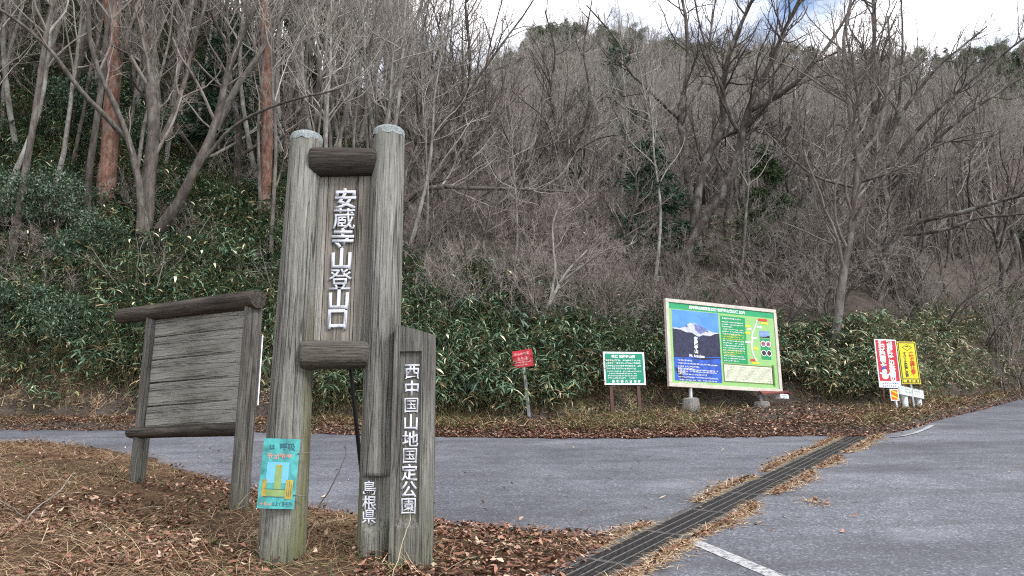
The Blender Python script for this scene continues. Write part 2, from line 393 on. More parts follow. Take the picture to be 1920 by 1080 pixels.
# gutter: concrete lips, channel, and each grating panel
gut = empty('gutter', dr(0, 0)); tag(gut, 'long diagonal gutter with dark steel grating between lot and road', 'gutter')
GI = Matrix.Translation(gut.location).inverted()
slope_dir = Vector((DD[0], DD[1], SLOPE * DD[1])).normalized(); side_dir = Vector((DN[0], DN[1], SLOPE * DN[1])).normalized()
upn = side_dir.cross(slope_dir).normalized(); side_dir = slope_dir.cross(upn).normalized()
GM = Matrix((side_dir, slope_dir, upn)).transposed().to_4x4()
gut.matrix_world = Matrix.Translation(gut.location) @ GM
for s_ in (-1, 1):
    v = []; f = []
    ys = np.arange(D0, D1 + 0.01, 0.12)
    for i, y in enumerate(ys):
        wob = 0.022 * fbm(np.array([y * 1.3]), np.array([s_ * 5.0]), 3)[0]
        inner, outer = s_ * (GW + 0.004), s_ * (GW + CW + 0.02 + wob)
        v += [(inner, y, -0.3), (inner, y, 0.008), (outer, y, 0.006 + 0.3 * wob * 0), (outer, y, -0.1)]
        if i:
            b = 4 * i
            for k in range(3): f.append((b - 4 + k, b - 3 + k, b + 1 + k, b + k) if s_ < 0 else (b + k, b + 1 + k, b - 3 + k, b - 4 + k))
    obj('concrete_edge', py_mesh('concrete_edge', v, f), M_LIP, gut)
MB().box(-GW - 0.01, GW + 0.01, D0, D1, -0.42, -0.3).build('channel_floor', M_PIT, gut)
pan = MB()
for x in np.linspace(-GW + 0.004, GW - 0.004, 5): pan.box(x - 0.003, x + 0.003, 0.004, 0.99, -0.032, 0.006)
for y in (0.006, 0.984): pan.box(-GW + 0.01, GW - 0.01, y - 0.004, y + 0.004, -0.03, 0.004)
pb = pan.build('grating_frame', M_STEEL); bars_m = MB()
for y in np.arange(0.03, 0.97, 0.026): bars_m.box(-GW + 0.009, GW - 0.009, y - 0.0045, y + 0.0045, -0.03, 0.0035)
bb = bars_m.build('grating_bars', M_STEELD)
fm, bm_ = pb.data, bb.data; bpy.data.objects.remove(pb); bpy.data.objects.remove(bb)
npan = int((D1 - D0) / 1.0)
for i in range(npan):
    y = D1 - 1.0 * (i + 1)
    g = obj('grating_panel', fm, None, gut); g.location = (rng.uniform(-.004, .004), y, rng.uniform(-.003, .003)); g.rotation_euler.z = rng.uniform(-.003, .003)
    obj('cross_bars', bm_, None, g)

# verge: the raised island of leaf litter and straw on the left
VPX = [(-500, 812), (-120, 824), (0, 832), (110, 834), (200, 842), (290, 860), (345, 884), (420, 902), (500, 925), (580, 952), (660, 966), (760, 974), (850, 986), (940, 992), (1040, 1000), (1128, 1008)]
VB = [on_plane(*p)[:2] for p in VPX]
VB = np.array(VB + [np.array(dr(0.0, -q - 0.0)[:2]), np.array(dr(-1.5, -q)[:2]), np.array(dr(-5, -q)[:2]), np.array([-14, -4.0]), np.array([-22, 4.0])])
def inside_dist(x, y):
    """signed distance to the verge outline, positive inside"""
    P = np.stack([x, y], -1); n = len(VB); dmin = np.full(x.shape, 1e9); ins = np.zeros(x.shape, bool)
    for i in range(n):
        a, b = VB[i], VB[(i + 1) % n]; ab = b - a
        t = np.clip(((P - a) @ ab) / (ab @ ab), 0, 1); d = np.linalg.norm(P - a - t[..., None] * ab, axis=-1); dmin = np.minimum(dmin, d)
        c = ((a[1] > y) != (b[1] > y)) & (x < (b[0] - a[0]) * (y - a[1]) / (b[1] - a[1] + 1e-12) + a[0]); ins ^= c
    return np.where(ins, dmin, -dmin)
def verge_z(x, y):
    d = inside_dist(x, y) + 0.10 * fbm(x * 2.2, y * 2.2, 41, 3)
    h = np.clip(d / 0.35, -1, 1) * 0.05 + np.clip((d - 0.3) / 1.5, 0, 1) * 0.10
    h = h + np.clip(d / 0.5, 0, 1) * (0.09 * fbm(x * 1.1, y * 1.1, 43, 3) + 0.05 * fbm(x * 4.5, y * 4.5, 47, 3))
    return SLOPE * y + h, d
xs = np.arange(-16, 1.4, 0.09); ys = np.arange(0.6, 14.2, 0.09)
X, Y = np.meshgrid(xs, ys, indexing='ij'); Z, Dv = verge_z(X, Y)
keep = Dv > -0.35
nx, ny = X.shape; ii, jj = np.meshgrid(np.arange(nx - 1), np.arange(ny - 1), indexing='ij')
fk = keep[:-1, :-1] & keep[1:, :-1] & keep[1:, 1:] & keep[:-1, 1:]
fq = np.stack([ii * ny + jj, (ii + 1) * ny + jj, (ii + 1) * ny + jj + 1, ii * ny + jj + 1], -1)[fk]
used = np.unique(fq); rm = np.full(nx * ny, -1); rm[used] = np.arange(len(used))
tag(obj('verge', np_mesh('verge', np.stack([X, Y, Z], -1).reshape(-1, 3)[used], rm[fq], True), M_VERGE), kind='structure')
def vz(x, y): return float(verge_z(np.array([x]), np.array([y]))[0][0])
# ------------------------------------------------------------------ lettering
def text_mesh(txt, size, bold=0.0, extrude=0.0, w=None):
    """one mesh of lettering, centred, facing -Y, x right, z up; w squeezes it to a width"""
    cu = bpy.data.curves.new('lettering', 'FONT'); cu.body = txt; cu.size = 1.0; cu.offset = bold; cu.extrude = 0; cu.resolution_u = 3
    o = bpy.data.objects.new('lettering', cu); COL.objects.link(o)
    dg = bpy.context.evaluated_depsgraph_get(); dg.update()
    me = bpy.data.meshes.new_from_object(o.evaluated_get(dg))
    bpy.data.objects.remove(o); bpy.data.curves.remove(cu)
    co = np.empty(len(me.vertices) * 3, np.float32); me.vertices.foreach_get('co', co); co = co.reshape(-1, 3)
    mn, mx = co.min(0), co.max(0); c = (mn + mx) / 2; co = co - c; co[:, 2] = 0
    s = size
    sx = s if w is None else w / max(mx[0] - mn[0], 1e-6)
    out = np.stack([co[:, 0] * sx, co[:, 2] * 0, co[:, 1] * s], -1)
    me.vertices.foreach_set('co', out.ravel()); me.update(); me.materials.clear()
    if extrude:
        import bmesh
        b = bmesh.new(); b.from_mesh(me)
        r = bmesh.ops.extrude_face_region(b, geom=b.faces[:])
        bmesh.ops.translate(b, vec=(0, -extrude, 0), verts=[e for e in r['geom'] if isinstance(e, bmesh.types.BMVert)])
        bmesh.ops.recalc_face_normals(b, faces=b.faces[:]); b.to_mesh(me); b.free()
    return me
def letters(txt, pos, size, m, parent, name='lettering', bold=0.0, extrude=0.0, w=None, rot=0.0):
    o = obj(name, text_mesh(txt, size, bold, extrude, w), m, parent); o.location = [float(c) for c in pos]; o.rotation_euler.y = rot
    return o
def tiny_rows(mb, x0, x1, ztop, rows, pitch, gh, y, fill=None, gw=None, seed=1):
    """rows of print too small to read: each glyph a few strokes"""
    r = np.random.default_rng(seed); gw = gw or gh
    for k in range(rows):
        z = ztop - k * pitch; end = x1 if fill is None else x0 + (x1 - x0) * fill[k % len(fill)]
        x = x0
        while x + gw * 0.9 <= end:
            if r.random() > 0.04:
                for _ in range(2):
                    zz = z - gh * r.uniform(0.0, 0.8); mb.rect(x, x + gw * r.uniform(.6, .86), zz - gh * 0.16, zz, y)
                for _ in range(2):
                    xx = x + gw * r.uniform(0, 0.7); mb.rect(xx, xx + gw * 0.15, z - gh * r.uniform(.7, 1), z - gh * r.uniform(0, .25), y)
            x += gw * 1.02
def board_frame(name, TL, TR, BR, BL, Yl, Yr, base=ground, sink=0.0):
    """an Empty on the ground under a board seen at four pixels, local x along it, z up it, front -Y"""
    a, b, c, d = at(*BL, Yl), at(*BR, Yr), at(*TL, Yl), at(*TR, Yr)
    up = ((c - a) + (d - b)) / 2; rt = ((b - a) + (d - c)) / 2; h = np.linalg.norm(up); wd = np.linalg.norm(rt)
    zx = up / h; xx = rt - zx * (rt @ zx); xx /= np.linalg.norm(xx); yx = np.cross(zx, xx)
    mid = (a + b) / 2; L = 0.3
    for _ in range(30):
        p = mid - zx * L; g = float(base(np.array([p[0]]), np.array([p[1]]))[0]); L += (p[2] - g) * 0.8
    p = mid - zx * L
    M = Matrix([[xx[i], yx[i], zx[i], p[i]] for i in range(3)] + [[0, 0, 0, 1]])
    return empty(name, mat4=M), wd, h, L

# ------------------------------------------------------------------ timber
WD, WM, WL = (0.082, 0.08, 0.073), (0.193, 0.19, 0.174), (0.35, 0.348, 0.325)
M_POSTL = wood('grey_post_timber', WD, WM, WL, 0.55, 0.7, side=(0.09, 0.145, 1.9))
M_POSTR = wood('grey_post_timber_mossy', WD, WM, WL, 0.35, 0.6, side=(-0.07, -0.12, 1.0))
M_SIDE = wood('grey_side_timber', (0.068, 0.065, 0.06), (0.16, 0.155, 0.143), (0.305, 0.3, 0.28), 0.3, 0.9, stain=0.5)
M_BEAMD = wood('dark_beam_timber', (0.024, 0.02, 0.018), (0.056, 0.048, 0.042), (0.125, 0.108, 0.096), 0.0, 0.0)
M_BEAM = wood('brown_beam_timber', (0.045, 0.04, 0.034), (0.105, 0.095, 0.083), (0.2, 0.186, 0.165), 0.2, 0.5)
M_PLANK = wood('panel_plank', (0.1, 0.09, 0.078), (0.23, 0.21, 0.185), (0.34, 0.315, 0.28), 0.0, 0.0, streak=26, stain=0.35)
M_PLANKL = wood('panel_plank_pale', (0.18, 0.168, 0.152), (0.31, 0.295, 0.272), (0.42, 0.405, 0.38), 0.0, 0.0, streak=26, stain=0.2)
M_BOARD = wood('notice_board_plank', (0.215, 0.211, 0.195), (0.29, 0.286, 0.265), (0.365, 0.36, 0.335), 0.2, 2.0, streak=34, stain=0.6, k=0.32)
M_LOG = wood('dark_roof_log', (0.028, 0.024, 0.021), (0.072, 0.062, 0.053), (0.17, 0.15, 0.13), 0.0, 0.0, streak=18, stain=0.6)
M_NPOST = wood('notice_post_timber', (0.06, 0.056, 0.052), (0.15, 0.143, 0.132), (0.31, 0.3, 0.285), 0.5, 0.8, stain=0.6)
M_CAP = soil_mat('pale_lichen_cap', (0.28, 0.33, 0.34), (0.42, 0.48, 0.5), (0.55, 0.6, 0.61), 14.0)
M_BRACE = plain('black_steel', (0.02, 0.02, 0.022), 0.5, 0.3)

def post_mesh(h, r0, r1, seed, dome=0.05, sink=0.35, seg=150, cracks=9, recess=None, flat_front=None, squash=1.0):
    """round post, local z up from the ground, front -Y; recess = (z0, z1, y) cuts a flat lettering field"""
    r_ = np.random.default_rng(seed); ph = r_.uniform(0, 6.28, 5); am = r_.uniform(0.006, 0.02, 5)
    zz = list(np.linspace(-sink, h - dome, 70))
    if recess: zz += [recess[0] - 0.002, recess[0] + 0.002, recess[1] - 0.002, recess[1] + 0.002]
    zz = sorted(zz); rings = [(z, 1.0) for z in zz] + [(h - dome + dome * math.sin(a), math.cos(a)) for a in np.linspace(0.25, 1.45, 6)]
    th = np.linspace(0, 2 * math.pi, seg, endpoint=False); v = []
    cz = [(r_.uniform(math.pi * .95, math.pi * 2.05), r_.uniform(0, h * .8), r_.uniform(.25, 1.0) * h * .6, r_.uniform(.006, .016), r_.uniform(-.03, .03)) for _ in range(cracks)]
    for z, k in rings:
        t = np.clip(z / h, 0, 1); r = (r0 + (r1 - r0) * t) * k
        rr = r * (1 + sum(am[i] * np.cos((i + 2) * th + ph[i] + 0.6 * math.sin(z * 1.1 + i)) for i in range(5)) + 0.012 * vnoise(th * 5, z * 4 + th * 0, seed))
        for ca, c0, cl, cdp, cdr in cz:
            u_ = (z - c0) / cl
            if 0 < u_ < 1: rr = rr - cdp * math.sin(math.pi * u_) ** .5 * np.clip(1 - np.abs(th - ca - cdr * math.sin(z * 3 + ca)) / (2 * math.pi / seg * 1.15), 0, 1)
        x = rr * np.cos(th); y = rr * np.sin(th) * squash
        if flat_front is not None: y = np.maximum(y, -flat_front * k)
        if recess and recess[0] < z < recess[1]:
            fade = min(1, (z - recess[0]) / 0.1); y = np.maximum(y, -r0 * 1.05 + (r0 * 1.05 - recess[2]) * fade)
        v += list(zip(x, y, [z] * seg))
    f = []
    for i in range(len(rings) - 1):
        for k in range(seg): f.append((i * seg + k, i * seg + (k + 1) % seg, (i + 1) * seg + (k + 1) % seg, (i + 1) * seg + k))
    n = len(rings) - 1; f.append(tuple(n * seg + k for k in range(seg)))
    return py_mesh('post', v, f, True)
def cap_mesh(h, r, dome, seed):
    seg = 48; th = np.linspace(0, 2 * math.pi, seg, endpoint=False); v = []; rows = 8
    low = 0.028 + 0.016 * np.abs(np.sin(th * 4.5 + seed)) + 0.008 * vnoise(th * 4, th * 0 + seed, seed)
    r = r * 1.02
    for i in range(rows):
        t = i / (rows - 1)
        if i == 0: z = h - dome - low; k = np.full(seg, 1.005)
        else:
            a = (t - 0.14) * 1.62; a = max(a, 0); z = np.full(seg, h - dome + dome * math.sin(a) + 0.004); k = np.full(seg, math.cos(min(a, 1.5)) * 1.01)
        v += list(zip(r * k * np.cos(th), r * k * np.sin(th), z))
    f = [(i * seg + k, i * seg + (k + 1) % seg, (i + 1) * seg + (k + 1) % seg, (i + 1) * seg + k) for i in range(rows - 1) for k in range(seg)]
    f.append(tuple((rows - 1) * seg + k for k in range(seg)))
    return py_mesh('cap', v, f, True)
def log(name, p, q_, r0, r1, m, parent, seed=1, squash=1.0, seg=28):
    """horizontal log with cut ends, grain along it, local coordinates of the parent"""
    p = Vector([float(c) for c in p]); q_ = Vector([float(c) for c in q_]); L = (q_ - p).length
    r_ = np.random.default_rng(seed); ph = r_.uniform(0, 6.28, 4); am = r_.uniform(0.01, 0.03, 4); th = np.linspace(0, 2 * math.pi, seg, endpoint=False)
    v = []; f = []; zs = [0, 0.006] + list(np.linspace(0.03, L - 0.03, 22)) + [L - 0.006, L]
    for i, z in enumerate(zs):
        k = 0.9 if i in (0, len(zs) - 1) else (0.97 if i in (1, len(zs) - 2) else 1)
        r = (r0 + (r1 - r0) * z / L) * k * (1 + sum(am[j] * np.cos((j + 2) * th + ph[j] + 0.5 * math.sin(z * 2 + j)) for j in range(4)) + 0.03 * vnoise(th * 4, z * 5 + th * 0, seed))
        v += list(zip(r * np.cos(th) * squash, r * np.sin(th), [z] * seg))
        if i: f += [((i - 1) * seg + k2, (i - 1) * seg + (k2 + 1) % seg, i * seg + (k2 + 1) % seg, i * seg + k2) for k2 in range(seg)]
    f.append(tuple(range(seg))[::-1]); f.append(tuple((len(zs) - 1) * seg + k2 for k2 in range(seg)))
    o = obj(name, py_mesh(name, v, f, True), m, parent)
    for pl in o.data.polygons: pl.use_smooth = len(pl.vertices) == 4
    zax = (q_ - p).normalized(); yax = zax.cross(Vector((0, 0, 1))).normalized() if abs(zax.z) < .9 else Vector((0, 1, 0)); xax = yax.cross(zax)
    o.matrix_local = Matrix.Translation(p) @ Matrix((xax, yax, zax)).transposed().to_4x4()
    return o
def plank(name, w_, h_, d, m, parent, loc, along='z', seed=1):
    """a board with softened edges, grain along its length (local z)"""
    r_ = np.random.default_rng(seed); e = 0.004; xs_ = [(-w_ / 2, -d / 2 + e), (-w_ / 2 + e, -d / 2), (w_ / 2 - e, -d / 2), (w_ / 2, -d / 2 + e), (w_ / 2, d / 2), (-w_ / 2, d / 2)]
    v = []; f = []; n = 10
    for i in range(n):
        z = h_ * i / (n - 1); j = r_.uniform(-0.0018, 0.0018, 6)
        v += [(a + j[k] * (1 if k in (0, 3) else 0), b + j[k] * 0.6, z) for k, (a, b) in enumerate(xs_)]
        if i: f += [((i - 1) * 6 + k, (i - 1) * 6 + (k + 1) % 6, i * 6 + (k + 1) % 6, i * 6 + k) for k in range(6)]
    f += [tuple(range(6))[::-1], tuple((n - 1) * 6 + k for k in range(6))]
    o = obj(name, py_mesh(name, v, f), m, parent); o.location = [float(c) for c in loc]
    if along == 'x': o.rotation_euler = (0, math.pi / 2, 0)
    return o

# ------------------------------------------------------------------ trailhead sign (two posts, two beams, panel)
YS = 5.52
PL = at(527, 1062, YS); PR = at(704, 1066, YS); gl = vz(PL[0], YS); gr = vz(PR[0], YS)
org = np.array([(PL[0] + PR[0]) / 2, YS, min(gl, gr)])
ts = empty('trailhead_sign', org); tag(ts, 'tall grey timber trailhead sign of two posts with white vertical lettering', 'sign')
lx, rx = PL[0] - org[0], PR[0] - org[0]
HL = at(575, 250, YS)[2] - org[2]; HR = at(730, 240, YS)[2] - org[2]
pl = obj('post', post_mesh(HL, 0.162, 0.122, 3), M_POSTL, ts); pl.location = (lx, 0, 0)
zr0 = at(700, 1000, 5.41)[2] - org[2]; zr1 = at(700, 893, 5.41)[2] - org[2]
pr = obj('post', post_mesh(HR, 0.137, 0.122, 8, recess=(zr0 - 0.03, zr1, 0.098)), M_POSTR, ts); pr.location = (rx, 0, 0)
o = obj('cap', cap_mesh(HL, 0.122, 0.05, 1.0), M_CAP, ts); o.location = (lx, 0, 0)
o = obj('cap', cap_mesh(HR, 0.122, 0.05, 2.0), M_CAP, ts); o.location = (rx, 0, 0)
def loc_(px, py, Y): return at(px, py, Y) - org
zt = loc_(640, 301, YS - 0.06)[2]; zb = loc_(625, 665, YS - 0.09)[2]
log('crossbeam', (loc_(582, 300, YS - .06)[0], -0.04, zt), (loc_(706, 300, YS - .06)[0], -0.01, zt + 0.005), 0.112, 0.106, M_BEAMD, ts, 4, 1.0)
log('crossbeam', (loc_(565, 665, YS - .1)[0], -0.09, zb), (loc_(690, 665, YS - .1)[0], -0.03, zb + 0.005), 0.108, 0.1, M_BEAM, ts, 5, 1.0)
zp0, zp1 = zb + 0.03, zt - 0.03
x0_ = lx + 0.09; x1_ = rx - 0.08
wds = [0.1, 0.235]; wds.append(x1_ - x0_ - sum(wds)); x = x0_
for i, (wd, m_) in enumerate(zip(wds, (M_PLANKL, M_PLANK, M_PLANK))):
    plank('panel_plank', wd - 0.003, zp1 - zp0, 0.035, m_, ts, (x + wd / 2, 0.01 + 0.004 * (i % 2), zp0), seed=20 + i); x += wd
for i, ch in enumerate('安蔵寺山登山口'):
    t_ = i / 6; p = loc_(648 - 15 * t_, 373 + 226 * t_, YS - 0.01)
    letters(ch, (p[0], -0.0135, p[2]), 0.178, M_LETTER, ts, 'letter', 0.008 if ch in '蔵登' else 0.028, 0.006)
for ch, (px, py) in zip('島根県', ((693.5, 915), (693, 943), (692, 969))):
    p = loc_(px, py, YS - 0.1); letters(ch, (p[0], -0.1065, p[2]), 0.103, M_LETTER, ts, 'letter', 0.012, 0.004)
rod('brace', loc_(652, 640, 5.66), loc_(668, 880, 6.2) + np.array([0.05, 0.2, -0.35]), 0.017, M_BRACE, ts, 4)

# ------------------------------------------------------------------ park name post beside it
YP = 5.40
BP = at(771, 1078, YP); gp = vz(BP[0], YP)
np_ = empty('park_name_post', (BP[0], YP, gp)); tag(np_, 'shorter grey half-log post with slanted top, white lettering, against right sign post', 'sign')
oP = np.array([BP[0], YP, gp])
zL = at(745, 612, YP)[2] - gp; zR = at(815, 632, YP)[2] - gp; zr1 = at(775, 659, YP - .1)[2] - gp; zr0 = at(770, 990, YP - .1)[2] - gp
cs = []                           # cross-section, front -Y
wS = 0.145
for a in np.linspace(0, math.pi, 14): cs.append((wS * math.cos(a), 0.10 * math.sin(a)))
xsF = np.concatenate([[-wS, -wS + .006, -0.1, -0.096], np.linspace(-0.09, 0.035, 6), [0.052, 0.056, 0.075, 0.1, wS - 0.03, wS]])
for x in xsF: cs.append((x, -0.1 + (0.035 if x >= wS - 1e-6 else 0.008 if x > wS - .035 else 0) + (0.02 if x <= -wS + 1e-6 else 0)))
cs = np.array(cs); zz = sorted(list(np.linspace(-0.3, 1, 70)) + [0.0])
v = []; f = []; nC = len(cs); rel = np.linspace(-0.35, 1.0, 90)
zlist = sorted(list(np.linspace(-0.35, zL + 0.02, 80)) + [zr0 - .002, zr0 + .002, zr1 - .002, zr1 + .002])
for i, z in enumerate(zlist):
    for (x, y) in cs:
        top = zL + (zR - zL) * (x + wS) / (2 * wS); zc = min(z, top)
        yy = y + 0.003 * vnoise(np.array([x * 30]), np.array([z * 3]), 9)[0]; xx = x * (1 + 0.02 * math.sin(z * 2.2))
        field = -0.098 < x < 0.054
        low_end = zr0 + 0.06 * (abs(x + 0.02) / 0.07) ** 2 * 0
        if y < -0.05 and field and low_end < z < zr1: yy += 0.024 * min(1, (z - zr0) / 0.05)
        v.append((xx, yy, zc))
    if i: f += [((i - 1) * nC + k, (i - 1) * nC + (k + 1) % nC, i * nC + (k + 1) % nC, i * nC + k) for k in range(nC)]
f.append(tuple((len(zlist) - 1) * nC + k for k in range(nC)))
obj('post', py_mesh('post', v, f), M_SIDE, np_)
for i, ch in enumerate('西中国山地国定公園'):
    t_ = i / 8; p = at(773 - 7 * t_, 697 + 252 * t_, YP - .08) - oP
    letters(ch, (p[0], -0.0795, p[2]), 0.116, M_LETTER, np_, 'letter', 0.004 if ch in '園国' else 0.018, 0.003)

# ------------------------------------------------------------------ turquoise notice wired to the left post
pt, pw, ph_, pL = board_frame('tin_notice', (496, 823), (561, 822), (552, 955), (478, 953), YS - 0.215, YS - 0.185, lambda x, y: verge_z(x, y)[0])
tag(pt, 'faded turquoise printed tin notice wired to left post of trailhead sign', 'notice')
M_TURQ = plain('faded_turquoise', (0.075, 0.38, 0.375), 0.55, 0, 0.4, 9)
M_PINK = plain('faded_red_print', (0.52, 0.27, 0.22), 0.6, 0, 0.2); M_NAVY = plain('dark_print', (0.03, 0.08, 0.12), 0.6)
M_OCHRE = plain('ochre_print', (0.4, 0.31, 0.06), 0.6, 0, 0.25, 20); M_OLIVE = plain('olive_print', (0.22, 0.33, 0.12), 0.6, 0, 0.2); M_BLUEP = plain('pale_blue_print', (0.14, 0.42, 0.58), 0.6)
hw = pw / 2; nseg = 10; v = []; f = []
def bendy(x): return 0.16 * x * x / (hw * hw) * 0.12
for i, x in enumerate(np.linspace(-hw, hw, nseg)):
    for z in (pL, pL + ph_): v += [(x, bendy(x), z), (x, bendy(x) + 0.003, z)]
    if i: b = 4 * i; f += [(b - 4, b, b + 2, b - 2), (b - 3, b - 1, b + 3, b + 1), (b - 2, b + 2, b + 3, b - 1), (b - 4, b - 3, b + 1, b)]
obj('plate', py_mesh('plate', v, f), M_TURQ, pt)
def Z(k): return pL + ph_ * k
def bent(o, off=0.002):        # lay print on the curved plate
    co = [vv.co for vv in o.data.vertices]
    for c in co:
        c.y = bendy(o.location.x + c.x) - off
    o.location.y = 0; return o
def print_(name, pts_list, m, off):
    mb = MB()
    for p in pts_list: mb.poly(p, 0)
    return bent(mb.build(name, m, pt), off)
def R_(x0, x1, z0, z1, n=6): 
    xs_ = np.linspace(x0, x1, n); return [(x, Z(z0)) for x in xs_] + [(x, Z(z1)) for x in xs_[::-1]]
def split_R(x0, x1, z0, z1, n=6): 
    xs_ = np.linspace(x0, x1, n + 1); return [[(xs_[i], Z(z0)), (xs_[i + 1], Z(z0)), (xs_[i + 1], Z(z1)), (xs_[i], Z(z1))] for i in range(n)]
print_('print', split_R(-hw * .66, hw * .55, .36, .66), M_BLUEP, 0.0015)
print_('print', split_R(-hw * .72, hw * .6, .17, .275), M_OLIVE, 0.0022)
print_('print', split_R(-hw * .18, hw * .2, .275, .60, 3), M_OLIVE, 0.0022)
print_('print', split_R(-hw * .14, hw * .16, .595, .625, 3), M_OCHRE, 0.0026)
print_('print', split_R(-hw * .82, -hw * .58, .165, .41, 2) + split_R(hw * .45, hw * .84, .14, .41, 3), M_OCHRE, 0.0030)
print_('print', split_R(hw * .53, hw * .55, .17, .36, 1) + split_R(hw * .64, hw * .66, .17, .39, 1) + split_R(hw * .74, hw * .76, .16, .35, 1) + split_R(-hw * .72, hw * .46, .165, .172, 5) + split_R(-hw * .72, hw * .46, .272, .279, 5), M_NAVY, 0.0034)
bent(letters('呼吸', (hw * .36, 0, Z(.885)), 0.052, M_NAVY, pt, 'lettering', 0.012))
bent(letters('は', (-hw * .48, 0, Z(.875)), 0.04, M_NAVY, pt, 'lettering', 0.012))
bent(letters('はよく消そう!', (hw * .36, 0, Z(.068)), 0.034, M_NAVY, pt, 'lettering', 0.012, w=hw * 1.05))
tr = MB(); tiny_rows(tr, -hw * .7, hw * .72, Z(.79), 1, .05, .04, 0, gw=0.042, seed=4); bent(tr.build('print', M_PINK, pt))
tr = MB(); tiny_rows(tr, -hw * .85, -hw * .12, Z(.09), 1, .05, .026, 0, gw=0.028, seed=6); bent(tr.build('print', M_PINK, pt))
for k in (0.79, 0.2): rod('wire', (hw * 0.92, 0.012, Z(k)), (hw * 1.0 + 0.075, 0.05, Z(k) + (0.012 if k > .5 else -0.006)), 0.004, M_STEEL, pt, 6)

# ------------------------------------------------------------------ old blank notice board on the left
bL = on_plane(257, 903, 0.12); bR = on_plane(448, 947, 0.12)
nb = empty('notice_board', ((bL[0] + bR[0]) / 2, (bL[1] + bR[1]) / 2, 0)); tag(nb, 'old blank plank notice board under a dark roof log', 'notice board')
dv = bR - bL; dv[2] = 0; Wn = float(np.linalg.norm(dv)); nb.rotation_euler.z = math.atan2(dv[1], dv[0])
zgL, zgR = vz(bL[0], bL[1]), vz(bR[0], bR[1]); nb.location.z = min(zgL, zgR); z0n = nb.location.z
def nz(px, py):      # height above the base and distance along the board for a pixel on its face
    d = ray(px, py); c, s = math.cos(nb.rotation_euler.z), math.sin(nb.rotation_euler.z); n = np.array([-s, c]); o2 = np.array([nb.location.x, nb.location.y])
    k = (o2 @ n) / (d[:2] @ n); p = CAM + d * k; return (p[:2] - o2) @ np.array([c, s]), p[2] - z0n
tL = nz(247, 600)[1]; tR = nz(449, 574)[1]
po = obj('post', post_mesh(tL + 0.02, 0.085, 0.082, 31, 0.01, 0.5), M_NPOST, nb); po.location = (-Wn / 2, 0, 0)
po = obj('post', post_mesh(tR + 0.02, 0.088, 0.083, 32, 0.01, 0.5), M_NPOST, nb); po.location = (Wn / 2, 0, 0)
xa, za = nz(230, 594); xb, zb_ = nz(490, 562)
log('roof_log', (xa, -0.03, za), (xb, -0.03, zb_), 0.088, 0.093, M_LOG, nb, 9)
xa, za = nz(254, 812); xb, zb_ = nz(436, 806); zA = (za + zb_) / 2
log('bottom_rail', (xa, -0.055, za), (Wn / 2 - 0.03, 0.0, zb_), 0.066, 0.07, M_LOG, nb, 10, 0.9)
top = (tL + tR) / 2
seamL = [605, 640, 681, 722, 765, 803]; seamR = [583, 622, 666, 709.5, 753, 794]
for i in range(5):
    zl0, zl1, zr0_, zr1_ = nz(262, seamL[i + 1])[1], nz(262, seamL[i])[1], nz(436, seamR[i + 1])[1], nz(436, seamR[i])[1]
    pk = plank('plank', (zl1 - zl0 + zr1_ - zr0_) / 2 - 0.006, Wn - 0.02, 0.03, M_BOARD, nb, (-Wn / 2 + 0.01, 0.0 + 0.004 * (i % 2), (zl0 + zl1) / 2), 'x', 60 + i)
    pk.rotation_euler = (0, math.pi / 2 - math.atan2((zr0_ + zr1_ - zl0 - zl1) / 2, Wn), 0)
MB().box(-Wn / 2 + 0.05, Wn / 2 + 0.05, 0.085, 0.097, nz(455, 760)[1], nz(455, 632)[1]).build('back_sheet', M_WHITE, nb)

# ------------------------------------------------------------------ signs on the far side of the lot
M_REDS = plain('red_sign_paint', (0.48, 0.03, 0.045), 0.45, 0, 0.2, 6); M_PALEP = plain('faded_pink_print', (0.8, 0.45, 0.45), 0.6)
M_GREENS = plain('green_sign_paint', (0.005, 0.22, 0.13), 0.4, 0, 0.1, 5); M_BROWNP = plain('brown_steel_post', (0.075, 0.035, 0.03), 0.5, 0.0, 0.2)
M_DARKB = plain('dark_sign_back', (0.06, 0.06, 0.065), 0.6)
# small red sign
o, wd, h, L = board_frame('red_sign', (960, 657), (997, 656), (1001, 687), (963, 690), 15.1, 15.0); hw = wd / 2
tag(o, 'small red metal sign on a leaning grey post before the bamboo', 'sign')
MB().box(-hw, hw, -0.004, 0.004, L, L + h).build('plate', M_REDS, o, 0.003)
pv = MB().box(-0.03, 0.03, 0.006, 0.012, -0.3, L + h - .02).box(-0.03, -0.022, 0.012, 0.045, -0.3, L + h - .02).box(0.022, 0.03, 0.012, 0.045, -0.3, L + h - .02); pv.build('post', M_GALV, o)
mb = MB(); tiny_rows(mb, -hw * .8, hw * .75, L + h * .88, 1, 1, h * .2, -0.0065, gw=wd * .15, seed=3); tiny_rows(mb, -hw * .5, hw * .5, L + h * .6, 1, 1, h * .16, -0.0065, gw=wd * .17, seed=5)
mb.rect(-hw * .85, hw * .85, L + h * .40, L + h * .42, -0.0065)
tiny_rows(mb, -hw * .85, hw * .85, L + h * .34, 2, h * .15, h * .1, -0.0065, fill=[1, .8], gw=wd * .07, seed=8); mb.build('print', M_PALEP, o)
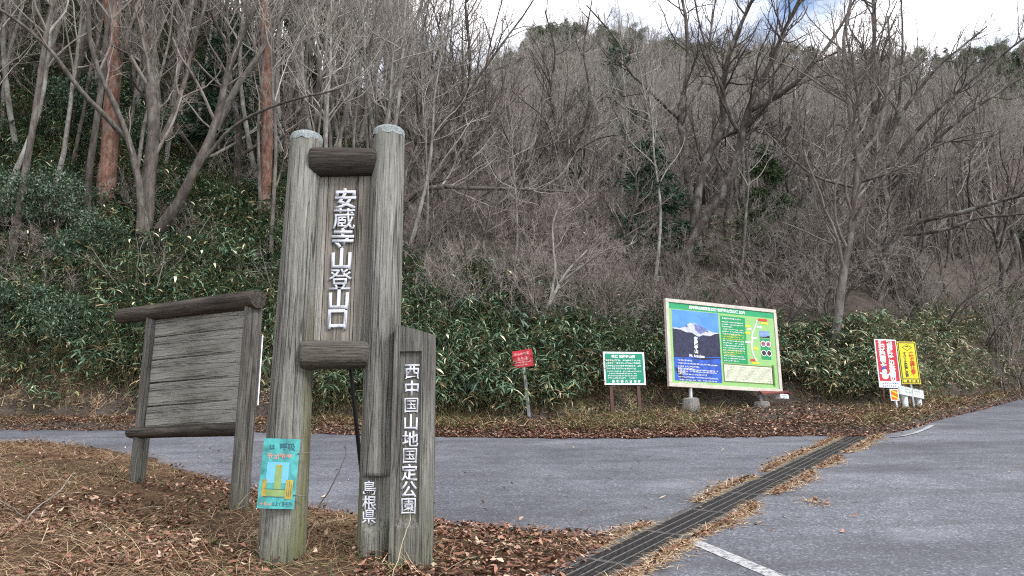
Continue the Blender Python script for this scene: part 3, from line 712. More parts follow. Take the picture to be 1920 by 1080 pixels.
# green forest-road sign
o, wd, h, L = board_frame('green_sign', (1129, 658), (1208, 661), (1211, 722.5), (1133.5, 722), 15.25, 15.45); hw = wd / 2
tag(o, 'green forest road sign with white border on two brown posts', 'sign')
MB().box(-hw, hw, -0.006, 0.012, L, L + h).build('plate', M_DARKB, o, 0.003)
MB().rect(-hw + .006, hw - .006, L + .006, L + h - .006, -0.008).build('border', M_WHITE, o)
e = wd * .045; MB().rect(-hw + e, hw - e, L + e, L + h - e, -0.010).build('face', M_GREENS, o)
for sx in (-0.33, 0.32):
    MB().box(sx * wd * 1.0 - 0.035, sx * wd + 0.035, 0.013, 0.06, -0.5, L + h - .03).build('post', M_BROWNP, o)
letters('林道 安蔵寺山線', (-hw * .03, -0.0125, L + h * .855), wd * .075, M_WHITE, o, bold=0.03, w=wd * .57)
mb = MB(); tiny_rows(mb, -hw * .86, hw * .86, L + h * .765, 4, h * .082, h * .055, -0.0125, fill=[1, 1, 1, .82], gw=wd * .043, seed=9)
tiny_rows(mb, -hw * .82, hw * .84, L + h * .43, 4, h * .066, h * .042, -0.0125, fill=[1, .86, .85, .84], gw=wd * .036, seed=10); mb.build('print', M_WHITE, o)
for i, ch in enumerate('島根県六日市町'): letters(ch, (-hw * .56 + wd * .103 * i, -0.0125, L + h * .11), wd * .07, M_WHITE, o, bold=0.03)
# large map board
o, wd, h, L = board_frame('information_board', (1247, 566), (1452.5, 575), (1466, 729.5), (1254, 732), 15.5, 16.6); hw = wd / 2; ib = o
tag(o, 'large green hiking map board with a snowy mountain picture in beige frame', 'sign board')
M_FRAME = plain('beige_frame', (0.5, 0.46, 0.41), 0.6, 0, 0.15, 6); M_LG = plain('light_green_print', (0.24, 0.44, 0.16), 0.45, 0, 0.08, 3); M_HD = plain('header_green_print', (0.02, 0.3, 0.12), 0.45)
M_MG = plain('mid_green_print', (0.01, 0.25, 0.09), 0.45); M_PALEG = plain('pale_green_print', (0.42, 0.62, 0.3), 0.45)
fr = wd * .026
mb = MB().box(-hw, hw, -0.03, 0.05, L, L + fr).box(-hw, hw, -0.03, 0.05, L + h - fr, L + h).box(-hw, -hw + fr, -0.0295, 0.0495, L + fr, L + h - fr).box(hw - fr, hw, -0.0295, 0.0495, L + fr, L + h - fr)
mb.build('frame', M_FRAME, o, 0.006)
MB().box(-hw + fr + .001, hw - fr - .001, -0.008, 0.03, L + fr + .001, L + h - fr - .001).build('panel', M_LG, o)
def U(a): return -hw + fr + a * (wd - 2 * fr)
def V(b): return L + fr + b * (h - 2 * fr)
def pr_(name, m, y, polys):
    for p in polys: MB().poly([(U(a), V(b)) for a, b in p], y).build(name, m, o)
def rc(a0_, a1_, b0_, b1_): return [(a0_, b0_), (a1_, b0_), (a1_, b1_), (a0_, b1_)]
pr_('header', M_HD, -0.010, [rc(0, 1, .925, 1)])
M_SKYP = plain('print_sky_blue', (0.08, 0.25, 0.72), 0.45, 0, .2, 2); M_SNOWP = plain('print_snow', (0.5, 0.52, 0.68), 0.5, 0, .3, 30); M_SNOWS = plain('print_snow_shade', (0.16, 0.19, 0.42), 0.5, 0, .4, 20)
M_FORP = plain('print_forest', (0.025, 0.028, 0.07), 0.5, 0, .5, 14); M_BLUE2 = plain('print_deep_blue', (0.03, 0.1, 0.5), 0.5, 0, .45, 6); M_DKP = plain('print_near_black', (0.012, 0.014, 0.04), 0.5)
pr_('picture', M_SKYP, -0.0100, [rc(.028, .455, .035, .915)])
pr_('picture', M_SNOWP, -0.0112, [[(.028, .685), (.06, .69), (.09, .682), (.13, .70), (.16, .735), (.19, .76), (.225, .768), (.27, .74), (.31, .715), (.35, .69), (.40, .665), (.455, .665), (.455, .6), (.028, .6)]])
pr_('picture', M_SNOWS, -0.0120, [[(.2, .765), (.225, .74), (.235, .67), (.28, .63), (.32, .66), (.3, .73)], [(.13, .71), (.16, .735), (.17, .7)], [(.3, .725), (.34, .70), (.36, .66), (.32, .665)]])
pr_('picture', M_FORP, -0.0128, [[(.028, .672), (.1, .665), (.15, .638), (.2, .64), (.26, .59), (.3, .62), (.37, .615), (.41, .645), (.455, .66), (.455, .31), (.028, .31)]])
pr_('picture', M_BLUE2, -0.0136, [[(.028, .315), (.455, .36), (.455, .035), (.028, .035)]])
pr_('picture', M_DKP, -0.0144, [[(.17, .315), (.3, .305), (.44, .335), (.455, .325), (.455, .345), (.25, .33)], [(.035, .2), (.07, .17), (.1, .10), (.13, .06), (.08, .06), (.05, .12)], [(.2, .06), (.215, .09), (.225, .06)], [(.3, .07), (.33, .05), (.34, .06)]])
for i, ch in enumerate('安蔵寺山'): letters(ch, (U(.232), -0.0155, V(.565 - .052 * i)), wd * .034, M_WHITE, o, bold=.03)
letters('Mt. Anzojisan', (U(.235), -0.0155, V(.345)), wd * .03, M_WHITE, o, bold=.02, w=wd * .13)
mb = MB(); tiny_rows(mb, U(.255), U(.262), V(.585), 6, h * .02, h * .012, -0.0155, seed=2)
tiny_rows(mb, U(.06), U(.43), V(.295), 5, h * .034, h * .018, -0.0155, fill=[.35, 1, .55, .98, .2], gw=wd * .012, seed=21)
tiny_rows(mb, U(.06), U(.43), V(.195), 6, h * .032, h * .017, -0.0155, fill=[.4, .97, .72, 1, .95, .66], gw=wd * .012, seed=22); mb.build('print', M_WHITE, o)
letters('西中国山地国定公園 安蔵寺山登山道 案内', (U(.45), -0.0125, V(.963)), wd * .025, M_WHITE, o, bold=.03, w=wd * .50)
pr_('text_panel', M_MG, -0.0100, [rc(.472, .712, .295, .895)])
mb = MB(); tiny_rows(mb, U(.49), U(.68), V(.875), 1, 1, h * .022, -0.0125, gw=wd * .014, seed=30)
tiny_rows(mb, U(.485), U(.70), V(.825), 6, h * .028, h * .016, -0.0125, fill=[1, 1, .5, 1, 1, .8], gw=wd * .012, seed=31)
tiny_rows(mb, U(.485), U(.70), V(.585), 6, h * .028, h * .016, -0.0125, fill=[1, .98, 1, 1, 1, .45], gw=wd * .012, seed=32)
tiny_rows(mb, U(.485), U(.70), V(.39), 3, h * .028, h * .016, -0.0125, fill=[1, 1, .7], gw=wd * .012, seed=33); mb.build('print', M_WHITE, o)
M_YEL = plain('yellow_print', (0.72, 0.62, 0.03), 0.5); M_REDP = plain('red_print', (0.5, 0.05, 0.02), 0.5)
mb = MB(); tiny_rows(mb, U(.485), U(.70), V(.665), 3, h * .026, h * .017, -0.0125, fill=[1, 1, .9], gw=wd * .012, seed=34); tiny_rows(mb, U(.485), U(.70), V(.46), 3, h * .024, h * .015, -0.0125, fill=[1, 1, .6], gw=wd * .012, seed=35)
for a, b in ((.735, .79), (.727, .70), (.8, .505)): mb.disc(U(a), V(b), wd * .026, -0.0128, 14, h * .014)
mb.rect(U(.87), U(.94), V(.835), V(.86), -0.0128); mb.rect(U(.75), U(.82), V(.305), V(.33), -0.0128); mb.build('print', M_YEL, o)
mb = MB(); mb.rect(U(.842), U(.93), V(.872), V(.905), -0.0128); mb.rect(U(.737), U(.785), V(.335), V(.365), -0.0128); mb.build('print', M_REDP, o)
M_GREYP = plain('pale_grey_print', (0.55, 0.6, 0.58), 0.5)
route = [(.83, .88), (.82, .83), (.795, .75), (.775, .70), (.77, .62), (.76, .53), (.765, .45), (.79, .36), (.8, .345)]
mb = MB()
for (a, b), (c, d) in zip(route, route[1:]): mb.poly([(U(a - .008), V(b)), (U(a + .008), V(b)), (U(c + .008), V(d)), (U(c - .008), V(d))], -0.0120)
for a, b, ww in ((.75, .755, .02), (.79, .64, .03), (.725, .58, .025), (.85, .79, .022)): mb.rect(U(a - ww), U(a + ww), V(b - .015), V(b + .015), -0.0128)
mb.build('map_route', M_GREYP, o)
pr_('legend', M_MG, -0.0100, [rc(.848, .945, .37, .645)])
pr_('picture', plain('print_lake', (0.2, 0.3, 0.6), .5, 0, .3, 9), -0.0112, [rc(.845, .945, .655, .745)]); pr_('picture', M_DKP, -0.0122, [[(.845, .665), (.9, .67), (.945, .69), (.945, .655), (.845, .655)]])
for i, (a, b) in enumerate(((.875, .575), (.925, .575), (.875, .455), (.927, .455))):
    MB().disc(U(a), V(b), wd * .024, -0.0122).build('picture_ring', M_WHITE, o)
    MB().disc(U(a), V(b), wd * .019, -0.0132).build('picture', (plain('print_pink', (.35, .12, .18), .5, 0, .6, 40) if i < 2 else plain('print_dark', (.06, .03, .04), .5, 0, .6, 40)), o)
M_OLV = plain('olive_band', (0.1, 0.16, 0.05), .5); M_CREAM = plain('cream_print', (0.62, 0.66, 0.5), .5)
pr_('timetable', M_OLV, -0.0100, [rc(.472, .955, .05, .285), rc(.942, .965, .03, .305)]); pr_('timetable', M_CREAM, -0.0112, [rc(.482, .938, .065, .27)])
mb = MB()
for a in np.arange(.495, .93, .0105):
    b = .255
    while b > .085:
        l = rng.uniform(.008, .03); mb.rect(U(a), U(a + .0045), V(b - l), V(b), -0.0122); b -= l + .006
mb.build('print', plain('grey_print', (.22, .24, .2), .6), o)
for sx, nm in ((-hw * .63, 0), (hw * .62, 1)):
    rod('post', (sx, 0.02, -0.5), (sx, 0.02, L + 0.02), 0.04, M_GALV, o, 14)
    v = []; f = []; n = 16
    for z, k in ((-.4, .2), (0.02, .185), (.19, .165), (.215, .14)):
        v += [(sx + k * math.cos(a) * (1 + .05 * math.sin(3 * a)), 0.02 + k * math.sin(a), z) for a in np.linspace(0, 2 * math.pi, n, endpoint=False)]
    for i in range(3): f += [(i * n + k, i * n + (k + 1) % n, (i + 1) * n + (k + 1) % n, (i + 1) * n + k) for k in range(n)]
    f.append(tuple(3 * n + k for k in range(n))); obj('footing', py_mesh('footing', v, f), M_CONC, o)
# little roofed register box under its right corner
MI = ib.matrix_world
bx0 = MI @ Vector((hw * .83, -0.09, L - 0.13))
rb = empty('register_box', bx0); rb.rotation_euler.z = MI.to_euler().z; tag(rb, 'small white box with red-brown roof under the map board corner', 'box')
MB().box(.03, .25, -.1, .06, -.02, .08).build('case', M_WHITE, rb, .004)
M_ROOF = plain('red_brown_roof', (0.17, 0.03, 0.028), .5)
obj('roof', py_mesh('roof', [(-.46, -.13, .07), (.22, -.13, .135), (.22, .09, .165), (-.4, .09, .165), (.34, -.13, .06), (.3, .09, .1), (-.46, -.13, .055), (.22, -.13, .11), (.34, -.13, .045)],
    [(0, 1, 2, 3), (1, 4, 5, 2), (6, 7, 1, 0), (7, 8, 4, 1)]), M_ROOF, rb)
mb = MB(); tiny_rows(mb, .05, .22, .06, 2, .05, .03, -.1025, gw=.035, seed=44); mb.build('print', M_NAVY, rb)
rod('stay', (-.3, .06, .04), (-.3, .12, .3), .012, M_GALV, rb, 6)
# red snow warning
YW = 15.95
o, wd, h, L = board_frame('snow_warning_sign', (1638, 637), (1679.5, 636), (1689, 725), (1650, 729), YW, YW + .1); hw = wd / 2
tag(o, 'tilted red snow warning board with white lettering and snowman at the road edge', 'sign')
M_REDW = plain('warning_red', (0.43, 0.018, 0.032), .4, 0, .1, 5); M_BLUEL = plain('blue_print', (0.02, 0.08, 0.4), .5); M_YELS = plain('warning_yellow', (0.62, 0.52, 0.02), .4, 0, .08, 5)
MB().box(-hw, hw, -.008, .008, L, L + h).build('plate', M_WHITE, o, .003)
e = wd * .04; MB().rect(-hw + e, hw - e, L + h * .135, L + h - e, -.0105).build('face', M_REDW, o)
for i, ch in enumerate('積雪時はこの先車両の'): letters(ch, (hw * .34, -.013, L + h * (.93 - .083 * i)), wd * .285, M_WHITE, o, bold=.035)
for i, ch in enumerate('通行が困難です'): letters(ch, (-hw * .42, -.013, L + h * (.925 - .083 * i)), wd * .29, M_WHITE, o, bold=.035)
sx, sz = -hw * .38, L + h * .235
mb = MB(); mb.disc(sx, sz, wd * .15, -.013, 20, wd * .125); mb.disc(sx - wd * .01, sz + wd * .19, wd * .115, -.0132)
mb.poly([(sx - wd * .1, sz + wd * .05), (sx - wd * .24, sz + wd * .1), (sx - wd * .22, sz + wd * .16), (sx - wd * .08, sz + wd * .1)], -.0134); mb.poly([(sx + wd * .1, sz + wd * .05), (sx + wd * .23, sz + wd * .15), (sx + wd * .25, sz + wd * .1), (sx + wd * .12, sz)], -.0134); mb.build('snowman', M_WHITE, o)
mb = MB(); mb.poly([(sx - wd * .14, sz + wd * .24), (sx + wd * .07, sz + wd * .29), (sx + wd * .03, sz + wd * .4), (sx - wd * .06, sz + wd * .41)], -.0142); mb.rect(sx - wd * .11, sx + wd * .1, sz + wd * .075, sz + wd * .1, -.0142); mb.disc(sx + wd * .03, sz + wd * .2, wd * .02, -.0142, 8); mb.build('snowman', M_BLUEL, o)
mb = MB(); tiny_rows(mb, -hw * .7, hw * .8, L + h * .105, 2, h * .055, h * .036, -.0105, fill=[1, .95], gw=wd * .09, seed=50); mb.build('print', M_BLUEL, o)
MB().box(-hw * .62 - .02, -hw * .62 + .02, .01, .05, -.4, L + h * .9).build('post', M_BROWNP, o)
# yellow ice warning
o, wd, h, L = board_frame('ice_warning_sign', (1681, 641.5), (1715.5, 640), (1726, 718.5), (1692, 722), YW + .25, YW + .3); hw = wd / 2
tag(o, 'yellow ice and snow caution board with black border behind the red warning board', 'sign')
MB().box(-hw, hw, -.008, .008, L, L + h).build('plate', M_YELS, o, .003)
e = wd * .06; t_ = wd * .02; mb = MB()
for a in (L + e, L + h * .12, L + h - e): mb.rect(-hw + e, hw - e, a - t_, a + t_, -.0105)
for a in (-hw + e, hw - e): mb.rect(a - t_, a + t_, L + e, L + h - e, -.0108)
cz = L + h * .86; rr = wd * .27
for (a, b), (c, d) in (((-1, 0), (0, .62)), ((0, .62), (1, 0)), ((1, 0), (0, -.62)), ((0, -.62), (-1, 0))):
    mb.poly([(a * rr, cz + b * rr), (c * rr, cz + d * rr), (c * rr * .86, cz + d * rr * .86), (a * rr * .86, cz + b * rr * .86)], -.0105)
mb.poly([(-rr * .35, cz + .02), (rr * .3, cz + .01), (rr * .25, cz + rr * .25), (-rr * .25, cz + rr * .3)], -.0105); mb.poly([(-rr * .2, cz - .03), (-rr * .05, cz - .03), (rr * .1, cz - rr * .3), (-.0, cz - rr * .3)], -.0105)
mb.build('print', M_DKP, o)
for i, ch in enumerate('凍結・積雪注意!'): letters(ch, (hw * .36, -.0105, L + h * (.71 - .072 * i)), wd * .26 if ch != '・' else wd * .2, M_REDP, o, bold=.03)
for i, ch in enumerate('すべり止め装備必要'): letters(ch, (-hw * .36, -.0105, L + h * (.715 - .064 * i)), wd * .19, M_DKP, o, bold=.02)
for i, ch in enumerate('島根県'): letters(ch, (hw * (-.35 + .45 * i), -.0105, L + h * .065), wd * .14, M_DKP, o, bold=.02)
MB().box(-.02, .02, .01, .05, -.4, L + h * .9).build('post', M_GALV, o)
# striped marker post and white rail
o, wd, h, L = board_frame('reflector_marker', (1667, 729), (1684, 730), (1686, 751.5), (1671, 751), YW - .1, YW - .1); hw = wd / 2
tag(o, 'small orange striped reflector marker on short steel post below red warning board', 'marker')
MB().box(-hw, hw, -.006, .006, L, L + h).build('plate', M_WHITE, o, .003)
MB().rect(-hw * .8, hw * .8, L + h * .08, L + h * .92, -.0085).build('face', plain('marker_orange', (.62, .12, .01), .4), o)
mb = MB()
for k in (.1, .55): mb.poly([(-hw * .8, L + h * (k + .3)), (hw * .8, L + h * (k - .0)), (hw * .8, L + h * (k + .16)), (-hw * .8, L + h * min(.92, k + .44))], -.011)
mb.build('stripe', M_YEL, o); rod('post', (.02, .03, -.35), (.02, .03, L + h * .5), .035, M_GALV, o, 12)
o, wd, h, L = board_frame('white_rail', (1686, 733), (1728, 723), (1729.5, 737), (1688, 751), YW - .1, YW + .7); hw = wd / 2
tag(o, 'short white painted rail board on two white posts beneath yellow caution board', 'rail')
M_RAILW = plain('dirty_white_paint', (0.6, 0.66, 0.64), .5, 0, .25, 8)
MB().box(-hw, hw, -.02, .02, L, L + h).build('board', M_RAILW, o, .006)
mb = MB(); tiny_rows(mb, -hw * .6, hw * .8, L + h * .8, 2, h * .3, h * .2, -.0225, fill=[1, .8], gw=wd * .05, seed=55); mb.build('print', plain('faded_green_print', (.25, .42, .36), .6), o)
for sx in (-.18, .42): rod('post', (wd * sx, .06, -.35), (wd * sx, .06, L + h * .3), .06, M_RAILW, o, 14)
# ------------------------------------------------------------------ plants: branch growth
UP = np.array([0, 0, 1.0])
def nrm(a): return a / np.maximum(np.linalg.norm(a, axis=-1, keepdims=True), 1e-9)
def smooth_path(pts, n, wob=0.0, r_=None):
    """Catmull-Rom through the points, resampled to n, with a little wander"""
    P = np.asarray(pts, float); Q = np.vstack([2 * P[0] - P[1], P, 2 * P[-1] - P[-2]]); out = []
    for i in range(1, len(Q) - 2):
        for t in np.linspace(0, 1, 12, endpoint=False):
            a, b, c, d = Q[i - 1], Q[i], Q[i + 1], Q[i + 2]
            out.append(0.5 * (2 * b + (c - a) * t + (2 * a - 5 * b + 4 * c - d) * t * t + (3 * b - a - 3 * c + d) * t ** 3))
    out.append(P[-1]); out = np.array(out); s = np.concatenate([[0], np.cumsum(np.linalg.norm(np.diff(out, axis=0), axis=1))])
    u = np.linspace(0, s[-1], n); res = np.stack([np.interp(u, s, out[:, k]) for k in range(3)], -1)
    if wob and r_ is not None:
        w_ = np.cumsum(r_.normal(0, wob, (n, 3)), 0); w_ -= np.linspace(0, 1, n)[:, None] * w_[-1]; res[1:] += w_[1:]
    return res
def kids(P, R, n, N, ang, lenf, r_, trop=0.08, wob=0.16, tmin=0.2, rf=0.55, rmin=0.003, lmin=0.15, lmax=9, bias=None):
    """n children on the branches P (B,M,3) with radii R (B,M)"""
    B, M = R.shape
    L = np.linalg.norm(np.diff(P, axis=1), axis=-1).sum(1); pi = r_.choice(B, n, p=L / L.sum())
    t = tmin + (1 - tmin) * r_.random(n) ** 0.85 * 0.985; k = t * (M - 1); i = np.minimum(k.astype(int), M - 2); fr_ = (k - i)[:, None]
    pos = P[pi, i] * (1 - fr_) + P[pi, i + 1] * fr_; T = nrm(P[pi, i + 1] - P[pi, i]); rp = R[pi, i] * (1 - fr_[:, 0]) + R[pi, i + 1] * fr_[:, 0]
    rnd = nrm(r_.normal(size=(n, 3)) + UP * 0.35); perp = nrm(rnd - T * (rnd * T).sum(1, keepdims=True))
    a = np.radians(r_.uniform(ang[0], ang[1], n))[:, None]; d = np.cos(a) * T + np.sin(a) * perp
    ln = np.clip(lenf * L[pi] * (1.05 - 0.6 * t) * r_.uniform(0.6, 1.25, n), lmin, lmax)
    out = np.empty((n, N, 3)); out[:, 0] = pos; st = (ln / (N - 1))[:, None]
    for j in range(1, N):
        d = nrm(d + UP * trop + r_.normal(0, wob, (n, 3)) + (0 if bias is None else bias)); out[:, j] = out[:, j - 1] + d * st
    r0 = np.clip(np.minimum(rp * rf, ln * 0.02), rmin, None)
    return out, r0[:, None] * np.linspace(1, 0.35, N)[None] 
def tubes(P, R, sides):
    B, N = R.shape; T = nrm(np.gradient(P, axis=1)); ref = np.array([0.31, 0.87, 0.13]); a = nrm(np.cross(T, ref)); b = np.cross(T, a)
    th = np.linspace(0, 2 * np.pi, sides, endpoint=False)
    V = P[:, :, None] + R[:, :, None, None] * (np.cos(th)[None, None, :, None] * a[:, :, None] + np.sin(th)[None, None, :, None] * b[:, :, None])
    base = (np.arange(B) * N * sides)[:, None, None]; i = (np.arange(N - 1) * sides)[None, :, None]; k = np.arange(sides)[None, None]; k2 = (k + 1) % sides
    f = np.stack([base + i + k, base + i + k2, base + i + sides + k2, base + i + sides + k], -1).reshape(-1, 4)
    return V.reshape(-1, 3), f
def join(parts):
    v = []; f = []; o_ = 0
    for a, b in parts: v.append(a); f.append(b + o_); o_ += len(a)
    return np.concatenate(v), np.concatenate(f)
def pad(limbs, n=16):
    P = []; R = []
    for pts, r in limbs:
        pts = np.asarray(pts); u = np.linspace(0, len(pts) - 1, n); i = np.minimum(u.astype(int), len(pts) - 2); g = (u - i)[:, None]
        P.append(pts[i] * (1 - g) + pts[i + 1] * g); R.append(np.interp(u, np.arange(len(r)), r))
    return np.array(P), np.array(R)
def grow(limbs, spec, r_, sides0=8, bias=None):
    """limbs = [(points, radii)], spec = one dict of kids() settings per level; gives (trunk mesh data, crown mesh data)"""
    P, R = pad(limbs); tr_ = tubes(P, R, sides0); lv_ = []
    for k, s in enumerate(spec):
        s = dict(s); sd_ = s.pop('sides'); P, R = kids(P, R, r_=r_, bias=bias, **s); lv_.append(tubes(P, R, sd_))
    return tr_, join(lv_)

M_BARK = bark('grey_brown_bark', (0.06, 0.052, 0.047), (0.14, 0.125, 0.113), (0.25, 0.23, 0.212), 7, .25, 0.35)
M_BARKM = bark('mid_brown_bark', (0.036, 0.031, 0.027), (0.09, 0.078, 0.069), (0.18, 0.16, 0.145), 7, .25, 0.12)
M_BARKP = bark('pale_mottled_bark', (0.07, 0.064, 0.057), (0.15, 0.14, 0.127), (0.27, 0.256, 0.236), 6, .4, 0.4)
M_BARKD = bark('dark_wet_bark', (0.02, 0.017, 0.015), (0.054, 0.045, 0.039), (0.12, 0.104, 0.092), 8, .25, 0.25)
M_TWIG = bark('grey_twig', (0.165, 0.149, 0.132), (0.25, 0.229, 0.205), (0.36, 0.334, 0.302), 3, 1, 0, 0.5)
M_TWIGP = bark('pinkish_twig', (0.16, 0.132, 0.12), (0.24, 0.204, 0.187), (0.34, 0.295, 0.272), 3, 1, 0, 0.4)
M_TWIGM = bark('brown_twig', (0.1, 0.084, 0.074), (0.17, 0.146, 0.13), (0.26, 0.228, 0.206), 3, 1, 0, 0.4)
M_TWIGD = bark('dark_twig', (0.034, 0.028, 0.025), (0.075, 0.063, 0.056), (0.14, 0.121, 0.109), 3, 1, 0, 0.4)
M_PINE = bark('red_pine_bark', (0.045, 0.03, 0.025), (0.14, 0.075, 0.055), (0.25, 0.145, 0.11), 11, .3, 0.2, 0.15)

SPEC = [dict(n=13, N=9, ang=(28, 62), lenf=.42, trop=.10, wob=.12, tmin=.28, rf=.6, sides=5),
        dict(n=70, N=7, ang=(25, 60), lenf=.5, trop=.07, wob=.15, tmin=.15, rmin=.006, sides=4),
        dict(n=250, N=5, ang=(25, 60), lenf=.5, trop=.09, wob=.13, tmin=.12, rmin=.0045, lmin=.25, sides=3),
        dict(n=720, N=4, ang=(22, 55), lenf=.55, trop=.06, wob=.14, tmin=.1, rmin=.0032, lmin=.2, sides=3)]
def scale_spec(k, **over):
    out = []
    for i, s in enumerate(SPEC):
        d = dict(s); d['n'] = max(3, int(s['n'] * k)); d.update(over); out.append(d)
    return out
def tree_meshes(seed, h, r0, lean, wob, spec, clear=0.28, tip=0.018, fork=0, tm=(M_BARK, M_TWIG)):
    r_ = np.random.default_rng(seed); n = 7; z = np.linspace(0, h, n); off = np.cumsum(r_.normal(0, wob, (n, 2)), 0); off[0] = 0
    pts = np.stack([off[:, 0] + lean[0] * z / h * h, off[:, 1] + lean[1] * z, z], -1); pts = np.vstack([[pts[0] - [0, 0, .7]], pts])
    P0 = smooth_path(pts, 20, 0.01 * h / 8, r_); limbs = [(P0, r0 * (1 - np.linspace(0, 1, 20)) ** 0.9 + tip)]
    limbs[0][1][:2] *= 1.25
    for k in range(fork):
        i = int(20 * r_.uniform(.12, .45)); d = nrm(np.array([*r_.normal(0, .55, 2), 1.0])); L = h * r_.uniform(.45, .7)
        q_ = [P0[i]]
        for j in range(5): d = nrm(d + r_.normal(0, .16, 3) + UP * .12); q_.append(q_[-1] + d * L / 5)
        rr = limbs[0][1][i] * r_.uniform(.6, .85); limbs.append((smooth_path(q_, 16), np.linspace(rr, tip * .8, 16)))
    spec = [dict(s) for s in spec]; spec[0]['tmin'] = clear
    tr_, cr_ = grow(limbs, spec, r_)
    a = np_mesh('trunk', *tr_, True); a.materials.append(tm[0]); b = np_mesh('crown', *cr_, True); b.materials.append(tm[1])
    return a, b
KINDS = []
for k in range(4): KINDS.append(('slender', tree_meshes(100 + k, 10.5 + k * .8, .062 + .012 * k, (0.03 * (k - 1), -.02), .12, scale_spec(.8), .45, tm=(M_BARKP if k % 2 else M_BARKM, M_TWIG))))
for k in range(4): KINDS.append(('spreading', tree_meshes(200 + k, 7.5 + k * .6, .1 + .01 * k, (0.10 + .04 * k, -.06), .28, scale_spec(1.1), .2, fork=2, tm=(M_BARKM if k % 2 else M_BARKD, M_TWIG if k % 2 else M_TWIGM))))
for k in range(4): KINDS.append(('young', tree_meshes(300 + k, 5.0 + k * .8, .04, (0.05 * (k - .3), -.05), .16, scale_spec(.6), .12, .01, tm=(M_BARKD if k % 2 else M_BARKM, M_TWIGP))))

def bush_meshes(seed, h, stems, m, spread=.9, k=1.0, bias=None):
    r_ = np.random.default_rng(seed); limbs = []
    for i in range(stems):
        a = r_.uniform(0, 6.28); d = nrm(np.array([math.cos(a) * spread * r_.uniform(.2, 1), math.sin(a) * spread * r_.uniform(.2, 1), 1.0])); p = np.array([math.cos(a) * .12, math.sin(a) * .12, -.25]); q_ = [p]
        L = h * r_.uniform(.6, 1.1)
        for j in range(6): d = nrm(d + r_.normal(0, .15, 3) + (0 if bias is None else np.array(bias) * .25)); q_.append(q_[-1] + d * L / 6)
        limbs.append((np.array(q_), np.linspace(.022 * h / 2.5, .005, 7)))
    sp = [dict(n=int(50 * k), N=7, ang=(20, 55), lenf=.5, trop=.03, wob=.18, tmin=.15, rmin=.005, sides=4),
          dict(n=int(260 * k), N=5, ang=(25, 65), lenf=.5, trop=.02, wob=.2, tmin=.1, rmin=.0038, lmin=.15, sides=3),
          dict(n=int(800 * k), N=4, ang=(25, 65), lenf=.55, trop=.02, wob=.2, tmin=.1, rmin=.0028, lmin=.12, sides=3)]
    tr_, cr_ = grow(limbs, sp, r_, 5, None if bias is None else np.array(bias) * .08)
    a = np_mesh('stems', *tr_, True); a.materials.append(M_TWIGD if seed % 2 else M_BARK); b = np_mesh('twigs', *cr_, True); b.materials.append(m)
    return a, b
BUSH = [bush_meshes(401, 2.2, 9, M_TWIGP, .9, .75), bush_meshes(402, 2.6, 8, M_TWIGM, .9, .7), bush_meshes(403, 1.9, 10, M_TWIGP, 1.2, .75), bush_meshes(405, 3.0, 9, M_TWIGM, .9, .55, (.6, -.1, .1)), bush_meshes(407, 2.8, 7, M_TWIG, 1.1, .5)]

# ---- evergreen crowns and leaves
def leaf_quads(c, d, n_, ln, wd, cols):
    """one bent leaf per row: base c, direction d, face normal n_"""
    s = nrm(np.cross(d, n_)); k = len(c); rows = []
    for t, wq, dp in ((0, .25, 0), (.35, 1, .02), (.7, .75, -.06), (1, .06, -.22)):
        p = c + d * (ln * t)[:, None] + n_ * (ln * dp)[:, None]; rows += [p - s * (wd * wq / 2)[:, None], p + s * (wd * wq / 2)[:, None]]
    V = np.stack(rows, 1).reshape(-1, 3); b = (np.arange(k) * 8)[:, None]
    f = np.concatenate([b + np.array([[0, 1, 3, 2]]), b + np.array([[2, 3, 5, 4]]), b + np.array([[4, 5, 7, 6]])], 0)
    return V, f, np.repeat(cols, 8, 0)
def flat_quads(c, d, n_, ln, wd, cols):
    s = nrm(np.cross(d, n_)); k = len(c)
    V = np.stack([c, c + d * (ln * .5)[:, None] + s * (wd / 2)[:, None], c + d * ln[:, None] - n_ * (ln * .12)[:, None], c + d * (ln * .5)[:, None] - s * (wd / 2)[:, None]], 1).reshape(-1, 3)
    return V, (np.arange(k) * 4)[:, None] + np.array([[0, 1, 2, 3]]), np.repeat(cols, 4, 0)
def pick_cols(pal, wts, n, r_, jit=.25):
    pal = np.array(pal); return np.clip(pal[r_.choice(len(pal), n, p=np.array(wts) / sum(wts))] * r_.uniform(1 - jit, 1 + jit, (n, 1)), 0, 1)
M_SASA = attr_mat('bamboo_leaf', .5, .4, .7); M_NEEDLE = attr_mat('conifer_needles', .6, .25, .35); M_EVER = attr_mat('evergreen_leaf', .4, .45, .3)
M_LITTER = attr_mat('dead_leaf', .8, .15, .3); M_STRAW = attr_mat('dry_grass_blade', .75, .2, .3)

